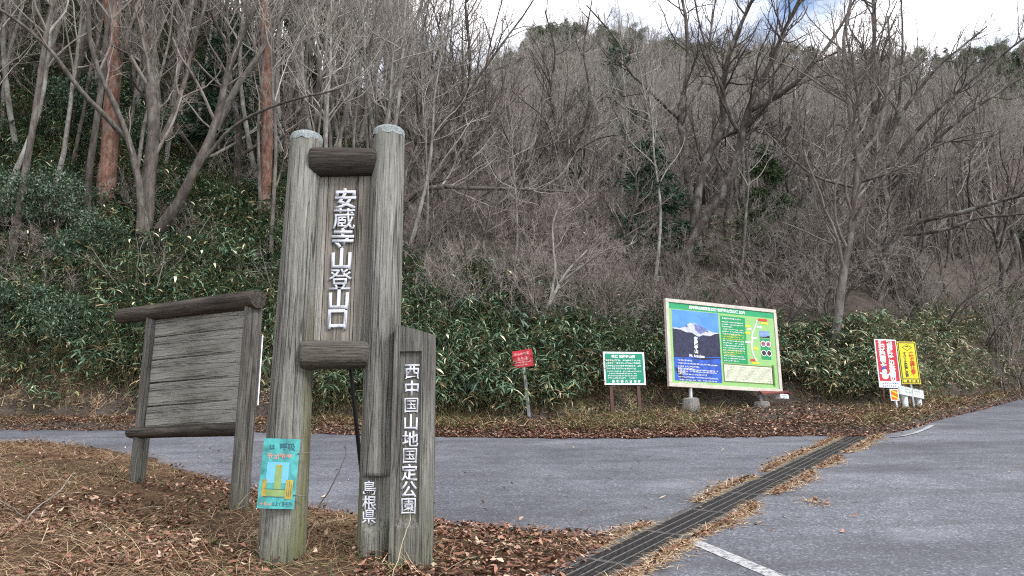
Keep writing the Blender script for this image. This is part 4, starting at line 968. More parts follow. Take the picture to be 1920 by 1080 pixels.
def conifer(seed, h, rad, cols, n=3800, droop=.25, base=.12):
    r_ = np.random.default_rng(seed); nb_ = 60; z = h * (base + (1 - base) * r_.random(nb_) ** .8); az = r_.uniform(0, 6.28, nb_)
    L = rad * (1.02 - (z / h - base) / (1 - base)) ** .75 * r_.uniform(.55, 1.1, nb_) + .12; d = np.stack([np.cos(az), np.sin(az), np.full(nb_, .15)], -1)
    i = r_.choice(nb_, n, p=L / L.sum()); t = r_.random(n) ** .6
    c = np.stack([d[i, 0] * L[i] * t, d[i, 1] * L[i] * t, z[i] + .15 * L[i] * t - droop * L[i] * t * t], -1) + r_.normal(0, 1, (n, 3)) * np.array([.12, .12, .08]) * rad / 1.6
    dd = nrm(d[i] * .7 + r_.normal(0, .45, (n, 3)) - UP * .25); nn = nrm(np.cross(dd, r_.normal(size=(n, 3))))
    V, f, cc = flat_quads(c, dd, nn, r_.uniform(.16, .34, n) * (h / 7) ** .5, r_.uniform(.04, .09, n) * (h / 7) ** .5, pick_cols(cols, [3, 3, 1], n, r_))
    cr_ = np_mesh('crown', V, f, False, cc); cr_.materials.append(M_NEEDLE)
    P0 = smooth_path([[0, 0, -.5], [0, 0, h * .5], [.05, 0, h * .98]], 10); bp = np.stack([np.stack([d[k] * 0 + [0, 0, z[k]], d[k] * L[k] * .5 + [0, 0, z[k] + .05 * L[k]], d[k] * L[k] * .95 + [0, 0, z[k] - .1 * L[k]]]) for k in range(nb_)])
    V2, f2 = join([tubes(P0[None], (np.linspace(h * .014, .012, 10))[None], 7), tubes(bp, np.tile([.018, .012, .005], (nb_, 1)), 3)]); tk = np_mesh('trunk', V2, f2, True); tk.materials.append(M_BARKD)
    return tk, cr_
CEDAR_C = [(.018, .042, .028), (.028, .06, .038), (.05, .085, .04)]; FIR_C = [(.04, .075, .03), (.06, .1, .035), (.09, .12, .04)]
CON = [conifer(1, 7, 1.5, CEDAR_C), conifer(2, 6, 1.7, CEDAR_C), conifer(3, 5.5, 1.5, FIR_C)]
def round_pine(seed, h, cols):
    r_ = np.random.default_rng(seed); n = 3000; k = 16; cc = np.stack([r_.normal(0, 1.1, k), r_.normal(0, 1.1, k), h - 1.6 + r_.normal(0, .7, k)], -1)
    i = r_.integers(0, k, n); u = nrm(r_.normal(size=(n, 3))); c = cc[i] + u * r_.uniform(.3, .85, n)[:, None] * np.array([1, 1, .6]); dd = nrm(u + r_.normal(0, .5, (n, 3)) + UP * .4)
    V, f, co = flat_quads(c, dd, nrm(np.cross(dd, r_.normal(size=(n, 3)))), r_.uniform(.2, .4, n), r_.uniform(.06, .12, n), pick_cols(cols, [3, 3, 1], n, r_)); m_ = np_mesh('crown', V, f, False, co); m_.materials.append(M_NEEDLE)
    V, f = tubes(smooth_path([[0, 0, -.5], [.1, 0, h * .5], [0, .1, h - 1]], 10)[None], np.linspace(.12, .04, 10)[None], 6); t_ = np_mesh('trunk', V, f, True); t_.materials.append(M_PINE)
    return t_, m_
RPINE = round_pine(5, 7, FIR_C)

# ------------------------------------------------------------------ placed trees
def plant(name, meshes, loc, rz, sc, label, cat, group, parts=('trunk', 'crown'), tilt=(0, 0)):
    e_ = empty(name, loc); e_.rotation_euler = (tilt[0], tilt[1], rz); e_.scale = (sc, sc, sc); tag(e_, label, cat, group)
    for nm, me in zip(parts, meshes): obj(nm, me, None, e_)
    return e_
def px_ground(px, r):
    """ground point at a horizontal distance r in the column of a pixel"""
    d = ray(px, 600); a = math.atan2(d[0], d[1]); x, y = r * math.sin(a), r * math.cos(a); return np.array([x, y, gz(x, y)])
def hero(name, limbs_px, r_, spec, label, cat, tm, group=None, bias=None, sub=.4, wob=.012, ds=1.0, sides=10):
    """tree traced limb by limb: each limb [(px, py, depth), ...] with start and end radius"""
    limbs = []; org_ = None
    for pts, ra, rb_ in limbs_px:
        W = np.array([at(a, b, c * ds) for a, b, c in pts]); ra, rb_ = ra * ds, rb_ * ds
        if org_ is None:
            g = gz(W[0][0], W[0][1])
            if W[0][2] > g - .2: W = np.vstack([[W[0][0] + (W[0][0] - W[1][0]) * .2, W[0][1], g - .4], W])
            org_ = np.array([W[0][0], W[0][1], g])
        P = smooth_path(W, 22, wob, r_); limbs.append((P - org_, ra + (rb_ - ra) * np.linspace(0, 1, 22) ** .8))
    tr_, cr_ = grow(limbs, spec, r_, sides, bias)
    e_ = empty(name, org_); tag(e_, label, cat, group)
    obj('trunk', np_mesh('trunk', *tr_, True), tm[0], e_); obj('crown', np_mesh('crown', *cr_, True), tm[1], e_); return e_
HS = [dict(n=46, N=9, ang=(25, 60), lenf=.38, trop=.08, wob=.14, tmin=.25, rf=.5, rmin=.008, sides=5, lmax=3.5),
      dict(n=220, N=7, ang=(25, 60), lenf=.45, trop=.06, wob=.16, tmin=.12, rmin=.005, sides=4),
      dict(n=800, N=5, ang=(25, 60), lenf=.5, trop=.05, wob=.16, tmin=.1, rmin=.0036, lmin=.2, sides=3),
      dict(n=2000, N=4, ang=(22, 60), lenf=.55, trop=.05, wob=.16, tmin=.1, rmin=.0026, lmin=.15, sides=3)]
def hs(k): return [dict(s, n=int(s['n'] * k)) for s in HS]
r2 = np.random.default_rng(55)
hero('maple_tree', [
    ([(268, 500, 17), (270, 430, 17), (275, 350, 17), (290, 230, 17), (272, 110, 17.2), (255, -10, 17.5), (250, -120, 18)], .21, .06),
    ([(262, 440, 16.8), (258, 340, 16.6), (236, 250, 16.4), (205, 180, 16), (172, 95, 15.8), (165, -10, 15.6)], .1, .04),
    ([(240, 262, 16.5), (200, 218, 16), (150, 165, 15.5), (75, 72, 15), (0, 18, 14.6), (-60, -10, 14.4)], .07, .025),
    ([(285, 330, 17), (296, 200, 17.3), (286, 100, 17.5), (292, -20, 17.8)], .1, .05),
    ([(300, 430, 16.9), (335, 385, 16.7), (372, 310, 16.5), (408, 230, 16.5), (428, 140, 16.3), (455, 65, 16.2), (490, -10, 16)], .135, .05),
    ([(402, 245, 16.5), (436, 180, 16.8), (495, 90, 17), (545, -10, 17.2)], .10, .04),
    ([(380, 300, 16.5), (440, 235, 16.2), (520, 195, 15.8), (640, 165, 15.4)], .05, .02),
    ([(276, 300, 17), (330, 200, 17.5), (360, 100, 18), (390, -10, 18)], .08, .04)], r2, hs(1.2),
    'grey multi-stemmed bare tree forking above the old notice board', 'tree', (M_BARKM, M_TWIGM), ds=1.2)
hero('bare_tree', [
    ([(1285, 480, 19), (1312, 425, 19), (1345, 375, 19), (1375, 325, 19), (1394, 240, 19), (1402, 205, 19), (1440, 130, 19), (1470, 55, 19), (1515, -20, 19)], .165, .04),
    ([(1402, 208, 19), (1470, 172, 18.6), (1540, 100, 18.2), (1605, -5, 18)], .09, .025),
    ([(1300, 440, 19.2), (1312, 340, 19.3), (1330, 285, 19.4), (1358, 245, 19.4), (1352, 180, 19.4), (1372, 90, 19.5), (1415, -10, 19.5)], .13, .045),
    ([(1390, 255, 19), (1372, 225, 18.8), (1345, 140, 18.6), (1315, 60, 18.5), (1300, -10, 18.5)], .05, .02),
    ([(1400, 215, 19), (1480, 165, 19.5), (1590, 130, 20)], .045, .015)], r2, hs(1.3), 'dark twisting bare tree rising behind the large map board', 'tree', (M_BARKD, M_TWIGD), bias=np.array([.02, 0, .02]), ds=1.1)
hero('bare_tree', [
    ([(1305, 430, 21), (1290, 350, 21), (1280, 270, 21), (1272, 215, 21), (1290, 120, 21), (1285, 30, 21), (1270, -30, 21)], .13, .04),
    ([(1272, 222, 21), (1225, 178, 20.6), (1175, 130, 20.3), (1160, 80, 20), (1100, 10, 20)], .055, .018),
    ([(1276, 215, 21), (1318, 150, 21.3), (1330, 60, 21.5), (1345, -20, 21.6)], .06, .02)], r2, hs(.9), 'straight dark bare tree left of the twisting tree behind map board', 'tree', (M_BARKD, M_TWIGD), ds=1.15)
hero('bare_tree', [
    ([(1552, 700, 18.5), (1568, 610, 18.5), (1578, 520, 18.6), (1590, 440, 18.7), (1600, 340, 18.8), (1604, 290, 18.8), (1590, 200, 18.9), (1580, 90, 19), (1600, -20, 19)], .13, .035),
    ([(1597, 350, 18.7), (1545, 335, 18.3), (1480, 295, 17.9), (1420, 230, 17.6)], .045, .015),
    ([(1604, 300, 18.8), (1650, 240, 18.8), (1668, 130, 18.9), (1665, 30, 19)], .07, .025),
    ([(1600, 345, 18.8), (1680, 320, 18.2), (1760, 270, 17.6), (1860, 245, 17)], .045, .015)], r2, hs(1.2), 'pale mottled bare tree standing just left of the warning boards', 'tree', (M_BARKM, M_TWIGM), ds=.95)
hero('bare_tree', [
    ([(1640, 500, 22), (1680, 445, 21.8), (1720, 418, 21.5), (1800, 400, 21), (1880, 375, 20.5), (1990, 350, 20)], .13, .035),
    ([(1690, 440, 21.8), (1760, 432, 21.2), (1850, 408, 20.5), (1960, 398, 20)], .07, .025),
    ([(1650, 480, 22), (1660, 380, 22), (1640, 270, 22), (1632, 150, 22), (1640, 60, 22), (1635, -20, 22)], .15, .05),
    ([(1650, 285, 22), (1700, 200, 21.6), (1760, 125, 21.2), (1850, 50, 20.8)], .08, .02),
    ([(1655, 330, 22), (1730, 230, 21.4), (1830, 140, 20.8), (1950, 50, 20)], .08, .025),
    ([(1660, 360, 22), (1760, 260, 21), (1850, 190, 20.4), (1960, 120, 20)], .08, .025),
    ([(1655, 300, 22), (1690, 160, 22), (1690, 0, 22.3)], .06, .025)], r2, hs(1.7), 'dark bare tree with limbs sweeping right over the road edge', 'tree', (M_BARKD, M_TWIGD), bias=np.array([.05, 0, .01]), ds=.98)
hero('bare_tree', [
    ([(1035, 400, 20), (1048, 350, 20), (1062, 295, 20), (1042, 235, 20), (1030, 170, 20), (1040, 100, 20), (1022, 20, 20)], .075, .02),
    ([(1062, 298, 20), (1090, 250, 20), (1105, 180, 20), (1098, 90, 20), (1110, 0, 20)], .055, .018),
    ([(1064, 296, 20), (1110, 262, 19.6), (1180, 250, 19.2)], .03, .012),
    ([(1042, 240, 20), (1020, 160, 20), (990, 90, 20)], .03, .012)], r2, hs(.7), 'slim black forked bare tree in the middle behind the red sign', 'tree', (M_BARKD, M_TWIGD), ds=1.28)
hero('bare_tree', [
    ([(705, 480, 18), (740, 400, 18), (770, 370, 18), (812, 351, 17.8), (900, 353, 17.5), (1000, 356, 17.2), (1070, 360, 17)], .10, .025),
    ([(740, 400, 18), (770, 300, 18.4), (830, 180, 18.8), (900, 60, 19)], .06, .02),
    ([(735, 410, 18), (720, 250, 18.4), (760, 100, 18.8), (800, -20, 19)], .07, .03)], r2, hs(1.0), 'grey bare tree with long level branch right of the trailhead sign', 'tree', (M_BARKM, M_TWIG), bias=np.array([.05, 0, .01]), ds=1.18)
hero('bare_tree', [
    ([(985, 690, 16.9), (1010, 630, 16.9), (1030, 570, 17), (1055, 520, 17.2), (1100, 470, 17.4)], .075, .02),
    ([(1030, 575, 17), (1042, 500, 17), (1035, 430, 17.2), (1050, 380, 17.4)], .04, .015),
    ([(1050, 530, 17.1), (1120, 480, 16.8), (1190, 455, 16.5)], .03, .01)], r2, hs(.6), 'small leaning bare tree in bamboo above the red sign', 'tree', (M_BARKP, M_TWIGP))
hero('bare_tree', [
    ([(690, 480, 18), (730, 380, 18), (790, 280, 18), (860, 190, 18), (960, 60, 18), (1000, 0, 18)], .07, .02),
    ([(705, 455, 18), (790, 360, 17.6), (890, 265, 17.2), (990, 160, 17)], .045, .012),
    ([(740, 470, 18), (775, 330, 18.3), (800, 180, 18.5), (840, 40, 18.7), (850, -30, 18.8)], .06, .02),
    ([(720, 470, 18), (830, 420, 17.5), (960, 330, 17), (1050, 240, 16.6)], .035, .01)], r2, hs(1.0), 'dark bare tree with branches fanning up right beside the trailhead sign', 'tree', (M_BARKD, M_TWIGD), bias=np.array([.06, 0, .02]), ds=1.2)
hero('bare_tree', [
    ([(865, 480, 21), (872, 380, 21), (868, 260, 21), (880, 130, 21), (872, 10, 21), (880, -60, 21)], .085, .03),
    ([(870, 330, 21), (905, 220, 21), (915, 100, 21), (945, -10, 21)], .05, .018),
    ([(870, 300, 21), (840, 190, 21), (825, 60, 21), (800, -20, 21)], .045, .018)], r2, hs(.8), 'upright black-stemmed bare tree between trailhead sign and slim forked tree', 'tree', (M_BARKD, M_TWIGD), bias=np.array([.02, 0, .02]), ds=1.15)
# red pines
def red_pine(px, r, wpx, tops, label, seed):
    p = px_ground(px, r); r_ = np.random.default_rng(seed); R0 = wpx / F * r / 2; Yp = p[1]
    W = np.array([[p[0], Yp, p[2] - .6]] + [at(a, b, Yp) for a, b in tops]) - p; h = W[-1][2] + 4; W = np.vstack([W, [W[-1][0] + .2, .2, h]])
    P0 = smooth_path(W, 40, .012, r_)
    V, f = tubes(P0[None], (R0 * np.linspace(1.12, .5, 40) * (1 + .04 * r_.normal(size=40)))[None], 18)
    V = V + (nrm(V - np.repeat(P0, 18, 0)) * (.03 * vnoise(np.arange(len(V)) % 18 * .9, V[:, 2] * 3.0, seed))[:, None])
    e_ = empty('red_pine', p); tag(e_, label, 'pine tree'); obj('trunk', np_mesh('trunk', V, f, True), M_PINE, e_)
    bp, br = kids(P0[None], (R0 * np.linspace(1.2, .45, 40))[None], 22, 8, (55, 85), .28, r_, .02, .12, .66, .35, .02); bp2, br2 = kids(bp, br, 80, 6, (25, 60), .5, r_, .06, .12, .3)
    V, f = join([tubes(bp, br, 5), tubes(bp2, br2, 4)]); obj('limbs', np_mesh('limbs', V, f, True), M_PINE, e_)
    n = 9000; i = r_.integers(0, 80, n); j = r_.integers(2, 6, n); c = bp2[i, j] + r_.normal(0, .09, (n, 3)); dd = nrm(r_.normal(size=(n, 3)) + UP * .5); V, f, cc = flat_quads(c, dd, nrm(np.cross(dd, r_.normal(size=(n, 3)))), r_.uniform(.1, .2, n), r_.uniform(.012, .025, n), pick_cols(FIR_C, [2, 3, 2], n, r_))
    obj('crown', np_mesh('crown', V, f, False, cc), M_NEEDLE, e_)
red_pine(190, 24.5, 29, [(195, 430), (207, 250), (211, 120), (206, 0), (204, -250)], 'thick orange-barked pine left of the multi-stemmed tree', 71)
red_pine(494, 22.5, 22, [(495, 480), (501, 250), (497, 100), (497, 0), (497, -250)], 'slimmer orange-barked pine directly behind left post of trailhead sign', 72)
# evergreens among the bare wood
def con(px, r, k, sc, label, rz=0, dz=0):
    p = px_ground(px, r); plant('conifer_tree', CON[k], p + [0, 0, dz], rz, sc, label, 'conifer', None)
con(1236, 22, 1, .78, 'dark conifer low behind the left edge of the map board')
con(1183, 54, 0, 1.72, 'tall dark conifer high in the wood above the green sign', 1)
con(1460, 24.5, 2, .75, 'yellow-green conifer showing above the map board right corner', 2)
con(388, 27, 1, 1.1, 'dark evergreen tree between the two orange pines', 2.5)
con(856, 23, 1, .2, 'small bluish conifer low in the wood right of trailhead sign', 1.5)
con(1205, 30, 0, .7, 'dark conifer higher up the slope behind the one by the map board', 2.2)

# ------------------------------------------------------------------ the wood: nearest trees one by one, the rest as one mass
def scatter(name, pts, rot, scl, idx, sources, label, cat):
    """one object that carries many copies of the source meshes"""
    me = bpy.data.meshes.new(name); pts = np.asarray(pts, np.float32); me.vertices.add(len(pts)); me.vertices.foreach_set('co', pts.ravel())
    a = me.attributes.new('rot', 'FLOAT_VECTOR', 'POINT'); a.data.foreach_set('vector', np.asarray(rot, np.float32).ravel())
    a = me.attributes.new('scl', 'FLOAT', 'POINT'); a.data.foreach_set('value', np.asarray(scl, np.float32))
    a = me.attributes.new('idx', 'INT', 'POINT'); a.data.foreach_set('value', np.asarray(idx, np.int32))
    c = bpy.data.collections.new(name + '_kinds')
    for k, ms in enumerate(sources):
        if isinstance(ms, tuple):      # several meshes make one plant
            vs_ = []; fs_ = []; mi = []; cols_ = None; off = 0; mats = []
            m2 = bpy.data.meshes.new('%s_kind_%02d' % (name, k)); 
            for q_, m_ in enumerate(ms):
                co = np.empty(len(m_.vertices) * 3, np.float32); m_.vertices.foreach_get('co', co); vs_.append(co.reshape(-1, 3))
                li = np.empty(len(m_.loops), np.int32); m_.loops.foreach_get('vertex_index', li); fs_.append(li.reshape(-1, 4) + off); mi.append(np.full(len(m_.polygons), q_)); off += len(m_.vertices); mats.append(m_.materials[0])
            cc = None
            if any('Col' in m_.attributes for m_ in ms):
                cc = np.concatenate([np.array([d.color[:3] for d in m_.attributes['Col'].data]) if 'Col' in m_.attributes else np.full((len(m_.vertices), 3), .1) for m_ in ms])
            m2 = np_mesh('%s_kind_%02d' % (name, k), np.concatenate(vs_), np.concatenate(fs_), True, cc)
            for m_ in mats: m2.materials.append(m_)
            m2.polygons.foreach_set('material_index', np.concatenate(mi).astype(np.int32))
        else: m2 = ms
        c.objects.link(bpy.data.objects.new('%s_kind_%02d' % (name, k), m2))
    o_ = obj(name, me); tag(o_, label, cat, None, 'stuff')
    g = bpy.data.node_groups.new(name, 'GeometryNodeTree'); g.interface.new_socket('Geometry', in_out='INPUT', socket_type='NodeSocketGeometry'); g.interface.new_socket('Geometry', in_out='OUTPUT', socket_type='NodeSocketGeometry')
    N_ = g.nodes.new; gi = N_('NodeGroupInput'); go = N_('NodeGroupOutput'); iop = N_('GeometryNodeInstanceOnPoints'); ci = N_('GeometryNodeCollectionInfo'); ci.inputs[0].default_value = c; ci.inputs[1].default_value = True; ci.inputs[2].default_value = True
    def na(nm, ty):
        x = N_('GeometryNodeInputNamedAttribute'); x.data_type = ty; x.inputs[0].default_value = nm; return [s_ for s_ in x.outputs if s_.enabled and s_.name == 'Attribute'][0]
    er = N_('FunctionNodeEulerToRotation'); L_ = g.links.new
    L_(gi.outputs[0], iop.inputs['Points']); L_(ci.outputs[0], iop.inputs['Instance']); iop.inputs['Pick Instance'].default_value = True
    L_(na('idx', 'INT'), iop.inputs['Instance Index']); L_(na('rot', 'FLOAT_VECTOR'), er.inputs[0]); L_(er.outputs[0], iop.inputs['Rotation']); L_(na('scl', 'FLOAT'), iop.inputs['Scale'])
    L_(iop.outputs[0], go.inputs[0]); md = o_.modifiers.new('copies', 'NODES'); md.node_group = g
    return o_
r3 = np.random.default_rng(91)
def wood_points(n, rmin_off, rmax, az0=-41, az1=41, p=1.0):
    az = r3.uniform(az0, az1, n); re_ = r_edge(az) + FLAT(az) + rmin_off; u = r3.random(n); r = np.sqrt(re_ ** 2 + u ** p * (rmax ** 2 - re_ ** 2)); a = np.radians(az)
    x = r * np.sin(a); y = r * np.cos(a); return x, y, ground(x, y), r, az
x, y, z, r, az = wood_points(2600, 3.2, 48)
o_ = np.argsort(r); P = np.stack([x, y, z], -1)[o_]; r = r[o_]; az = az[o_]
kept = []
CLEAR = [(1180, 1290, 22), (1420, 1510, 24), (1290, 1430, 24), (1430, 1500, 27), (1540, 1900, 22), (330, 440, 27), (160, 330, 24)]      # columns left open in front of the evergreens
PX = project(P)[0]
for i in range(len(P)):      # keep stems apart
    if az[i] < -8 and r3.random() < .36: continue
    if any(a < PX[i] < b and r[i] < c_ and r3.random() < .85 for a, b, c_ in CLEAR): continue
    if all((P[i, 0] - P[j, 0]) ** 2 + (P[i, 1] - P[j, 1]) ** 2 > .55 for j in kept[-260:]): kept.append(i)
NEAR = kept[:285]; FARI = kept[285:]
LAB = {'slender': 'slender upright bare tree in the wood', 'spreading': 'forked spreading bare tree in the wood', 'young': 'thin young pinkish bare tree in the wood'}
def ZONE(p): return 'left of the thick orange pine' if p < 190 else 'between the two orange pines' if p < 500 else 'behind the trailhead sign' if p < 760 else 'above the small red sign' if p < 1080 else 'above the green sign' if p < 1250 else 'above the map board' if p < 1480 else 'left of the warning boards' if p < 1640 else 'above the warning boards' if p < 1740 else 'at the right edge above the road'
def kind_for(a_):
    u = r3.random()
    if a_ < -8: return r3.integers(0, 4) if u < .8 else (r3.integers(4, 8) if u < .86 else r3.integers(8, 12))
    return r3.integers(0, 4) if u < .2 else (r3.integers(4, 8) if u < .62 else r3.integers(8, 12))
for i in NEAR:
    k = int(kind_for(az[i])); kn, ms = KINDS[k]
    zn = ZONE(PX[i])
    plant('bare_tree', ms, P[i], r3.uniform(-.9, .9) + (0 if az[i] > -8 else r3.uniform(0, 6.28)), r3.uniform(.8, 1.15) * float(np.clip(np.interp(az[i], [-16, -4], [r[i] / 24, r[i] / 46]), .38, 1)), LAB[kn] + ' ' + zn, 'tree', kn + ' bare trees ' + zn, tilt=(r3.normal(.02, .05), r3.normal(.03, .05)))
fx, fy, fz, frr, faz = wood_points(7600, 14, 240, p=.8)
FP = np.concatenate([P[FARI], np.stack([fx, fy, fz], -1)]); FA = np.concatenate([az[FARI], faz])
# drop what the near ridge hides
srcs = [ms for _, ms in KINDS] + [CON[0], CON[2], RPINE]
fi = np.array([kind_for(a_) for a_ in FA]); rr = np.hypot(FP[:, 0], FP[:, 1]); ever = (r3.random(len(FP)) < np.where(rr > 145, .55, .03)); fi = np.where(ever, r3.choice([12, 13, 14, 14], len(FP)), fi)
scatter('distant_wood', FP, np.stack([r3.normal(0, .05, len(FP)), r3.normal(.03, .05, len(FP)), r3.uniform(0, 6.28, len(FP))], -1), r3.uniform(.7, 1.1, len(FP)) * np.where(ever, .85, 1) * np.where(rr < 60, np.clip(np.interp(FA, [-16, -4], [1, 0]) * rr / 24 + np.interp(FA, [-16, -4], [0, 1]) * rr / 46, .38, 1), 1), fi, srcs, 'grey mass of bare trees covering the far hillside up to the skyline', 'wood')

# bare shrubs along the foot of the wood
bx, by, bz, br_, baz = wood_points(300, 2.0, 25, -38, 40, 1.2)
ex = wood_points(70, 2.5, 36, 24, 39)
bx, by, bz, br_, baz = [np.concatenate([u_, e_]) for u_, e_ in zip((bx, by, bz, br_, baz), ex)]
for i in range(len(bx)):
    if baz[i] < -9 and r3.random() < .82: continue
    k = int(r3.integers(0, 3)) if baz[i] < 20 else int(r3.choice([1, 3, 4, 4]))
    pxs = project(np.array([bx[i], by[i], bz[i]]))[0]; zn = ZONE(pxs)
    if (1270 < pxs < 1420 and br_[i] > 17.5 and r3.random() < .75) or (baz[i] > 20 and r3.random() < .3): continue
    plant('bare_shrub', BUSH[k], (bx[i], by[i], bz[i]), r3.uniform(0, 6.28) if k < 3 else r3.uniform(-.5, .5), r3.uniform(.65, 1.15),
          ['bushy leafless shrub with pinkish twigs', 'upright leafless grey shrub', 'low leafless pinkish shrub', 'arching leafless brown shrub', 'wide leafless grey shrub'][k] + ' ' + zn, 'shrub', ['pinkish shrubs', 'grey shrubs', 'low shrubs', 'arching shrubs', 'wide shrubs'][k] + ' ' + zn, ('stems', 'twigs'))

# ------------------------------------------------------------------ dwarf bamboo
SASA_G = [(.052, .106, .06), (.084, .15, .082), (.122, .195, .116), (.24, .25, .11), (.46, .4, .27)]
def sasa(seed, h, dead):
    r_ = np.random.default_rng(seed); st = 8; C = []; D = []; Nn = []; ln = []; stems = []
    for s_ in range(st):
        b = np.array([*r_.uniform(-.28, .28, 2), -.1]); d = nrm(np.array([*r_.normal(0, .28, 2), 1.0])); L = h * r_.uniform(.6, 1.1); pts = [b]
        for j in range(4): d = nrm(d + np.array([*r_.normal(0, .12, 2), -.04])); pts.append(pts[-1] + d * L / 4)
        pts = np.array(pts); stems.append(pts)
        for k in range(10):
            t = r_.uniform(.45, 1) if k > 4 else 1.0; kk = t * 4; i = min(int(kk), 3); p = pts[i] + (pts[i + 1] - pts[i]) * (kk - i); a = r_.uniform(0, 6.28)
            dd = nrm(np.array([math.cos(a), math.sin(a), r_.uniform(-.55, .45)])); C.append(p); D.append(dd); Nn.append(nrm(UP - dd * dd[2] + r_.normal(0, .2, 3))); ln.append(r_.uniform(.1, .26))
    C, D, Nn, ln = map(np.array, (C, D, Nn, ln)); Nn = nrm(Nn - D * (Nn * D).sum(1, keepdims=True)); cols = pick_cols(SASA_G, [3, 4, 3, .8, dead], len(C), r_)
    low = C[:, 2] < h * .5; cols[low & (r_.random(len(C)) < .45)] = (.36, .28, .16)
    V, f, cc = leaf_quads(C, D, Nn, ln, ln * r_.uniform(.13, .2, len(ln)), cols); tv, tf = tubes(np.array(stems), np.full((st, 5), .004), 3)
    return np_mesh('sasa', np.concatenate([V, tv]), np.concatenate([f, tf + len(V)]), True, np.concatenate([cc, np.tile((.11, .1, .05), (len(tv), 1))]))
SAS = [sasa(500 + k, .75 + .1 * (k % 4), .4 + .3 * (k % 3)) for k in range(8)]; SAP = [sasa(520 + k, .6 + .1 * k, 5.0) for k in range(3)]
for m_ in SAS + SAP: m_.materials.append(M_SASA)
sx, sy, sz_, sr, saz = wood_points(15000, -.35, 46, -40, 40, 1.0)
off = sr - r_edge(saz) - FLAT(saz)
lim = np.interp(saz, [-40, -20, -12, -9, 0, 8, 14, 18, 24, 40], [40, 34, 14, 5.0, 4.2, 3.6, 1.6, 1.3, 2.5, 5.0]); SOFF = lambda a: np.interp(a, [-40, -23, -18, -10, 30, 40], [.5, .4, .15, .1, .1, .1]) + np.interp(a, [4, 7, 20, 23], [0, .6, .6, 0])
dens = np.where(off < SOFF(saz), np.where(saz < -18, .05, 0), np.where(off < lim, 1.0, .05))
dens = dens * np.where(saz < -12, np.where(off > 8, .55, 1), 1)
keep = r3.random(len(sx)) < dens
# the strip nearest the lot is the densest
nx_ = 3600; az_n = r3.uniform(-40, 40, nx_); rn = r_edge(az_n) + FLAT(az_n) + SOFF(az_n) + r3.random(nx_) ** 1.2 * np.interp(az_n, [-40, -10, 8, 14, 20, 40], [9, 5.5, 3.8, 1.6, 1.4, 4]) - .1; a_ = np.radians(az_n); xn, yn = rn * np.sin(a_), rn * np.cos(a_)
gap = fbm(xn * .55, yn * .55, 67, 3) > -.38; xn, yn, az_n = xn[gap], yn[gap], az_n[gap]
SX = np.concatenate([sx[keep], xn]); SY = np.concatenate([sy[keep], yn]); SA = np.concatenate([saz[keep], az_n]); n = len(SX); SZ = ground(SX, SY)
si = np.where((SA > 14) & (r3.random(n) < .7), r3.integers(8, 11, n), r3.integers(0, 8, n))
scatter('bamboo_thicket', np.stack([SX, SY, SZ], -1), np.stack([r3.normal(.12, .15, n), r3.normal(0, .15, n), r3.uniform(0, 6.28, n)], -1), r3.uniform(.55, 1.05, n) * np.where(SA > 19, .8, 1) * np.where((SA > -9) & (SA < 14), 1.0, 1) * np.where(SA < -14, 1.25, 1) * (1 + .5 * np.clip(fbm(SX * .5, SY * .5, 66, 3), -.6, .5)), si, SAS + SAP, 'dense green dwarf bamboo thicket covering the bank behind the lot', 'bamboo')

# evergreen shrubs on the left slope
def ever_shrub(seed, rad):
    r_ = np.random.default_rng(seed); k = 26; cc = nrm(r_.normal(size=(k, 3))) * r_.uniform(.35, 1, k)[:, None] * rad * np.array([1, 1, .75]) + [0, 0, rad * .8]; n = 5200; i = r_.integers(0, k, n)
    u = nrm(r_.normal(size=(n, 3))); c = cc[i] + u * (r_.random(n) ** .5 * .36 * rad)[:, None] * np.array([1, 1, .5]); dd = nrm(u + r_.normal(0, .6, (n, 3))); nn = nrm(UP + r_.normal(0, .5, (n, 3))); nn = nrm(nn - dd * (nn * dd).sum(1, keepdims=True))
    V, f, co = flat_quads(c, dd, nn, r_.uniform(.06, .11, n), r_.uniform(.02, .035, n), pick_cols([(.052, .095, .06), (.078, .132, .08), (.12, .17, .1)], [3, 3, 2], n, r_)); lf_ = np_mesh('foliage', V, f, False, co); lf_.materials.append(M_EVER)
    st = np.stack([smooth_path([[0, 0, -.3], cc[j] * [.4, .4, .5], cc[j]], 6) for j in range(k)]); V, f = tubes(st, np.tile(np.linspace(.02, .006, 6), (k, 1)), 4); s_ = np_mesh('stems', V, f, True); s_.materials.append(M_BARKD); return s_, lf_
EV = [ever_shrub(601, 1.3), ever_shrub(602, 1.0)]
for px, rr_, k, sc, lb in ((15, 22.0, 1, 1.1, 'low evergreen shrub at far left above the leaf litter bank'), (130, 20.9, 1, 1.0, 'evergreen shrub just left of the old notice board'), (70, 24.0, 0, 1.2, 'rounded dark evergreen shrub at the left edge of the slope'), (165, 22.6, 1, 1.1, 'small evergreen shrub below the thick orange pine'), (-30, 24.5, 0, 1.2, 'evergreen shrub cut by the left frame edge above the leaf litter'), (240, 27, 0, 1.1, 'evergreen shrub behind the multi-stemmed grey tree'), (110, 28.5, 1, 1.6, 'evergreen shrub higher up the left slope among pale trunks')):
    plant('evergreen_shrub', EV[k], px_ground(px, rr_), px * .1, sc, lb, 'shrub', None, ('stems', 'foliage'))

